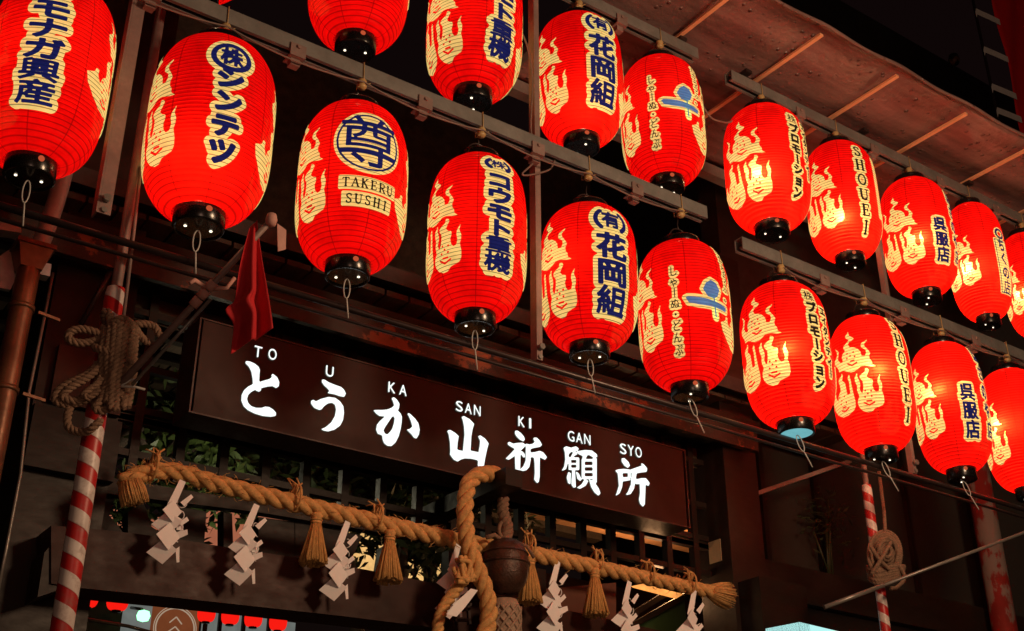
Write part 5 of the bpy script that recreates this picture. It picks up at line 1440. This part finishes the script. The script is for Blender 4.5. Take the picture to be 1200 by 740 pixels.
for px in (240, 257, 285, 315): panel(px - 2, px + 2, 715, 775, m_wood2, 'bar', -.05)
# crest disc on the wood panel
c = P(205, 737, YI - .06); m = MB()
for r0_, r1_ in ((.150, .160), (.168, .174)):
    m.lathe([(r0_, 0), (r0_, .004), (r1_, .004), (r1_, 0)], (0, 0, 0), 36)
for k in range(3):
    z = .09 - .075 * k; w = .05 + .022 * k
    for sx in (1, -1): m.bar((0, z + .0, .002), (sx * w, z - .05 - .012 * k, .002), .009, .004)
bmesh.ops.rotate(m.bm, verts=m.bm.verts, matrix=Matrix.Rotation(math.pi / 2, 3, 'X'), cent=(0, 0, 0)); bmesh.ops.translate(m.bm, verts=m.bm.verts, vec=c)
o = m.build('wall_crest', m_crest); rebase(o, c); tag(o, 'round pale ring crest on the wooden panel under the beam', 'crest')
for i, (px, py) in enumerate(((103, 700), (138, 704), (242, 719), (270, 722), (297, 725), (326, 729))):
    c = P(px, py, YI - .6); r = 12.5 / FPX * (c - CAM).dot(FW) if i < 2 else 10.5 / FPX * (c - CAM).dot(FW)
    t = thing('small_lantern', ['first small red lantern under the beam, next to the striped pole', 'second small red lantern under the beam, left of the floodlight', 'small red lantern just right of the crest panel', 'second small red lantern right of the crest panel', 'third small red lantern right of the crest panel', 'rightmost small red lantern under the beam'][i], 'lantern', c, 'small red lanterns inside')
    m = MB(); m.lathe([(r * (.45 + .55 * max(0, 1 - abs(s) ** 2.5) ** .5), s * r * .95) for s in np.linspace(-1, 1, 15)], c, 20); m.build('shade', m_smalll, t)
    m = MB(); m.lathe([(r * .45, -r * .93), (r * .46, -r * 1.1), (.001, -r * 1.1)], c, 16); m.build('bottom_ring', m_lacq, t)
c = P(168, 722, YI - .3)
fx = thing('floodlight', 'small glaring greenish white floodlight under the beam', 'lamp', c)
m = MB(); m.lathe([(.001, .045), (.04, .032), (.05, 0), (.04, -.032), (.001, -.045)], c, 16); m.build('bulb', m_flood, fx)
m = MB(); m.tube([c + Vector((0, .05, .06)), c + Vector((0, .3, .12))], .012, 6); m.build('bracket', m_pipe, fx)
m = MB(); m.tube([P(88, 724, YI - .7), P(120, 729, YI - .7), P(150, 734, YI - .7), P(180, 742, YI - .7)], .012, 6); o = m.build('inner_wire', m_gpipe); rebase(o, P(120, 729, YI - .7)); tag(o, 'thin wire under the small red lanterns', 'wire')
# warm ceiling behind the lattice on the right with a fitting under it
zc_ = P(735, 632, 6.3).z
xc0_, xc1_ = P(640, 610, 6.0).x, P(830, 640, 6.0).x
m = MB(); m.box(xc0_, xc1_ + .6, 5.0, 6.3, zc_, zc_ + .05); o = m.build('porch_ceiling', m_warmwood); rebase(o, (xc0_, 5.0, zc_)); tag(o, 'warm lit wooden ceiling seen through the lattice at right', 'ceiling')
lamp('assumed_porch_light', tuple(P(770, 655, 5.9)), 24.0, (1.0, 0.55, 0.24), .08)  # unseen warm point light, assumed from the lit ceiling
YV = 5.2
lamp('strip_lamp_light', tuple(P(770, 698, YV - .25)), 2.5, (1.0, 0.5, 0.22), .06)  # point light added beside the glowing strip to light the board
m = MB(); m.prism([P(640, 690, YV - .4), P(722, 683, YV - .4), P(722, 745, YV - .4), P(640, 745, YV - .4)], (0, .03, 0)); o = m.build('wooden_board', m_beam_lit); rebase(o, P(712, 700, YV)); tag(o, 'added wooden board in a lighter, lit beam colour behind the rightmost tassel', 'board')  # added where the beam catches more light; that light is in its colour
m = MB(); a, b, c, d = P(756, 686, YV), P(800, 697, YV), P(792, 702, YV), P(742, 689, YV)
m.prism([a, b, c, d], (0, .02, .012)); o = m.build('strip_light', m_lux); rebase(o, a); tag(o, 'orange glowing strip light under the right end of the rope', 'lamp')
m = MB(); m.prism([P(745, 735, YV + .1), P(802, 702, YV + .1), P(808, 760, YV + .1), P(745, 760, YV + .1)], (0, .05, 0)); gp = m.build('green_cabinet', m_greenp); rebase(gp, P(780, 730, YV)); tag(gp, 'dark green sloping cabinet panel behind the right streamers', 'cabinet')
m = MB(); m.bar(P(738, 735, YV + .06), P(803, 698, YV + .06), .02, .03); m.bar(P(712, 738, YV + .04), P(782, 695, YV + .04), .02, .03); m.build('frame', m_wood2, gp)
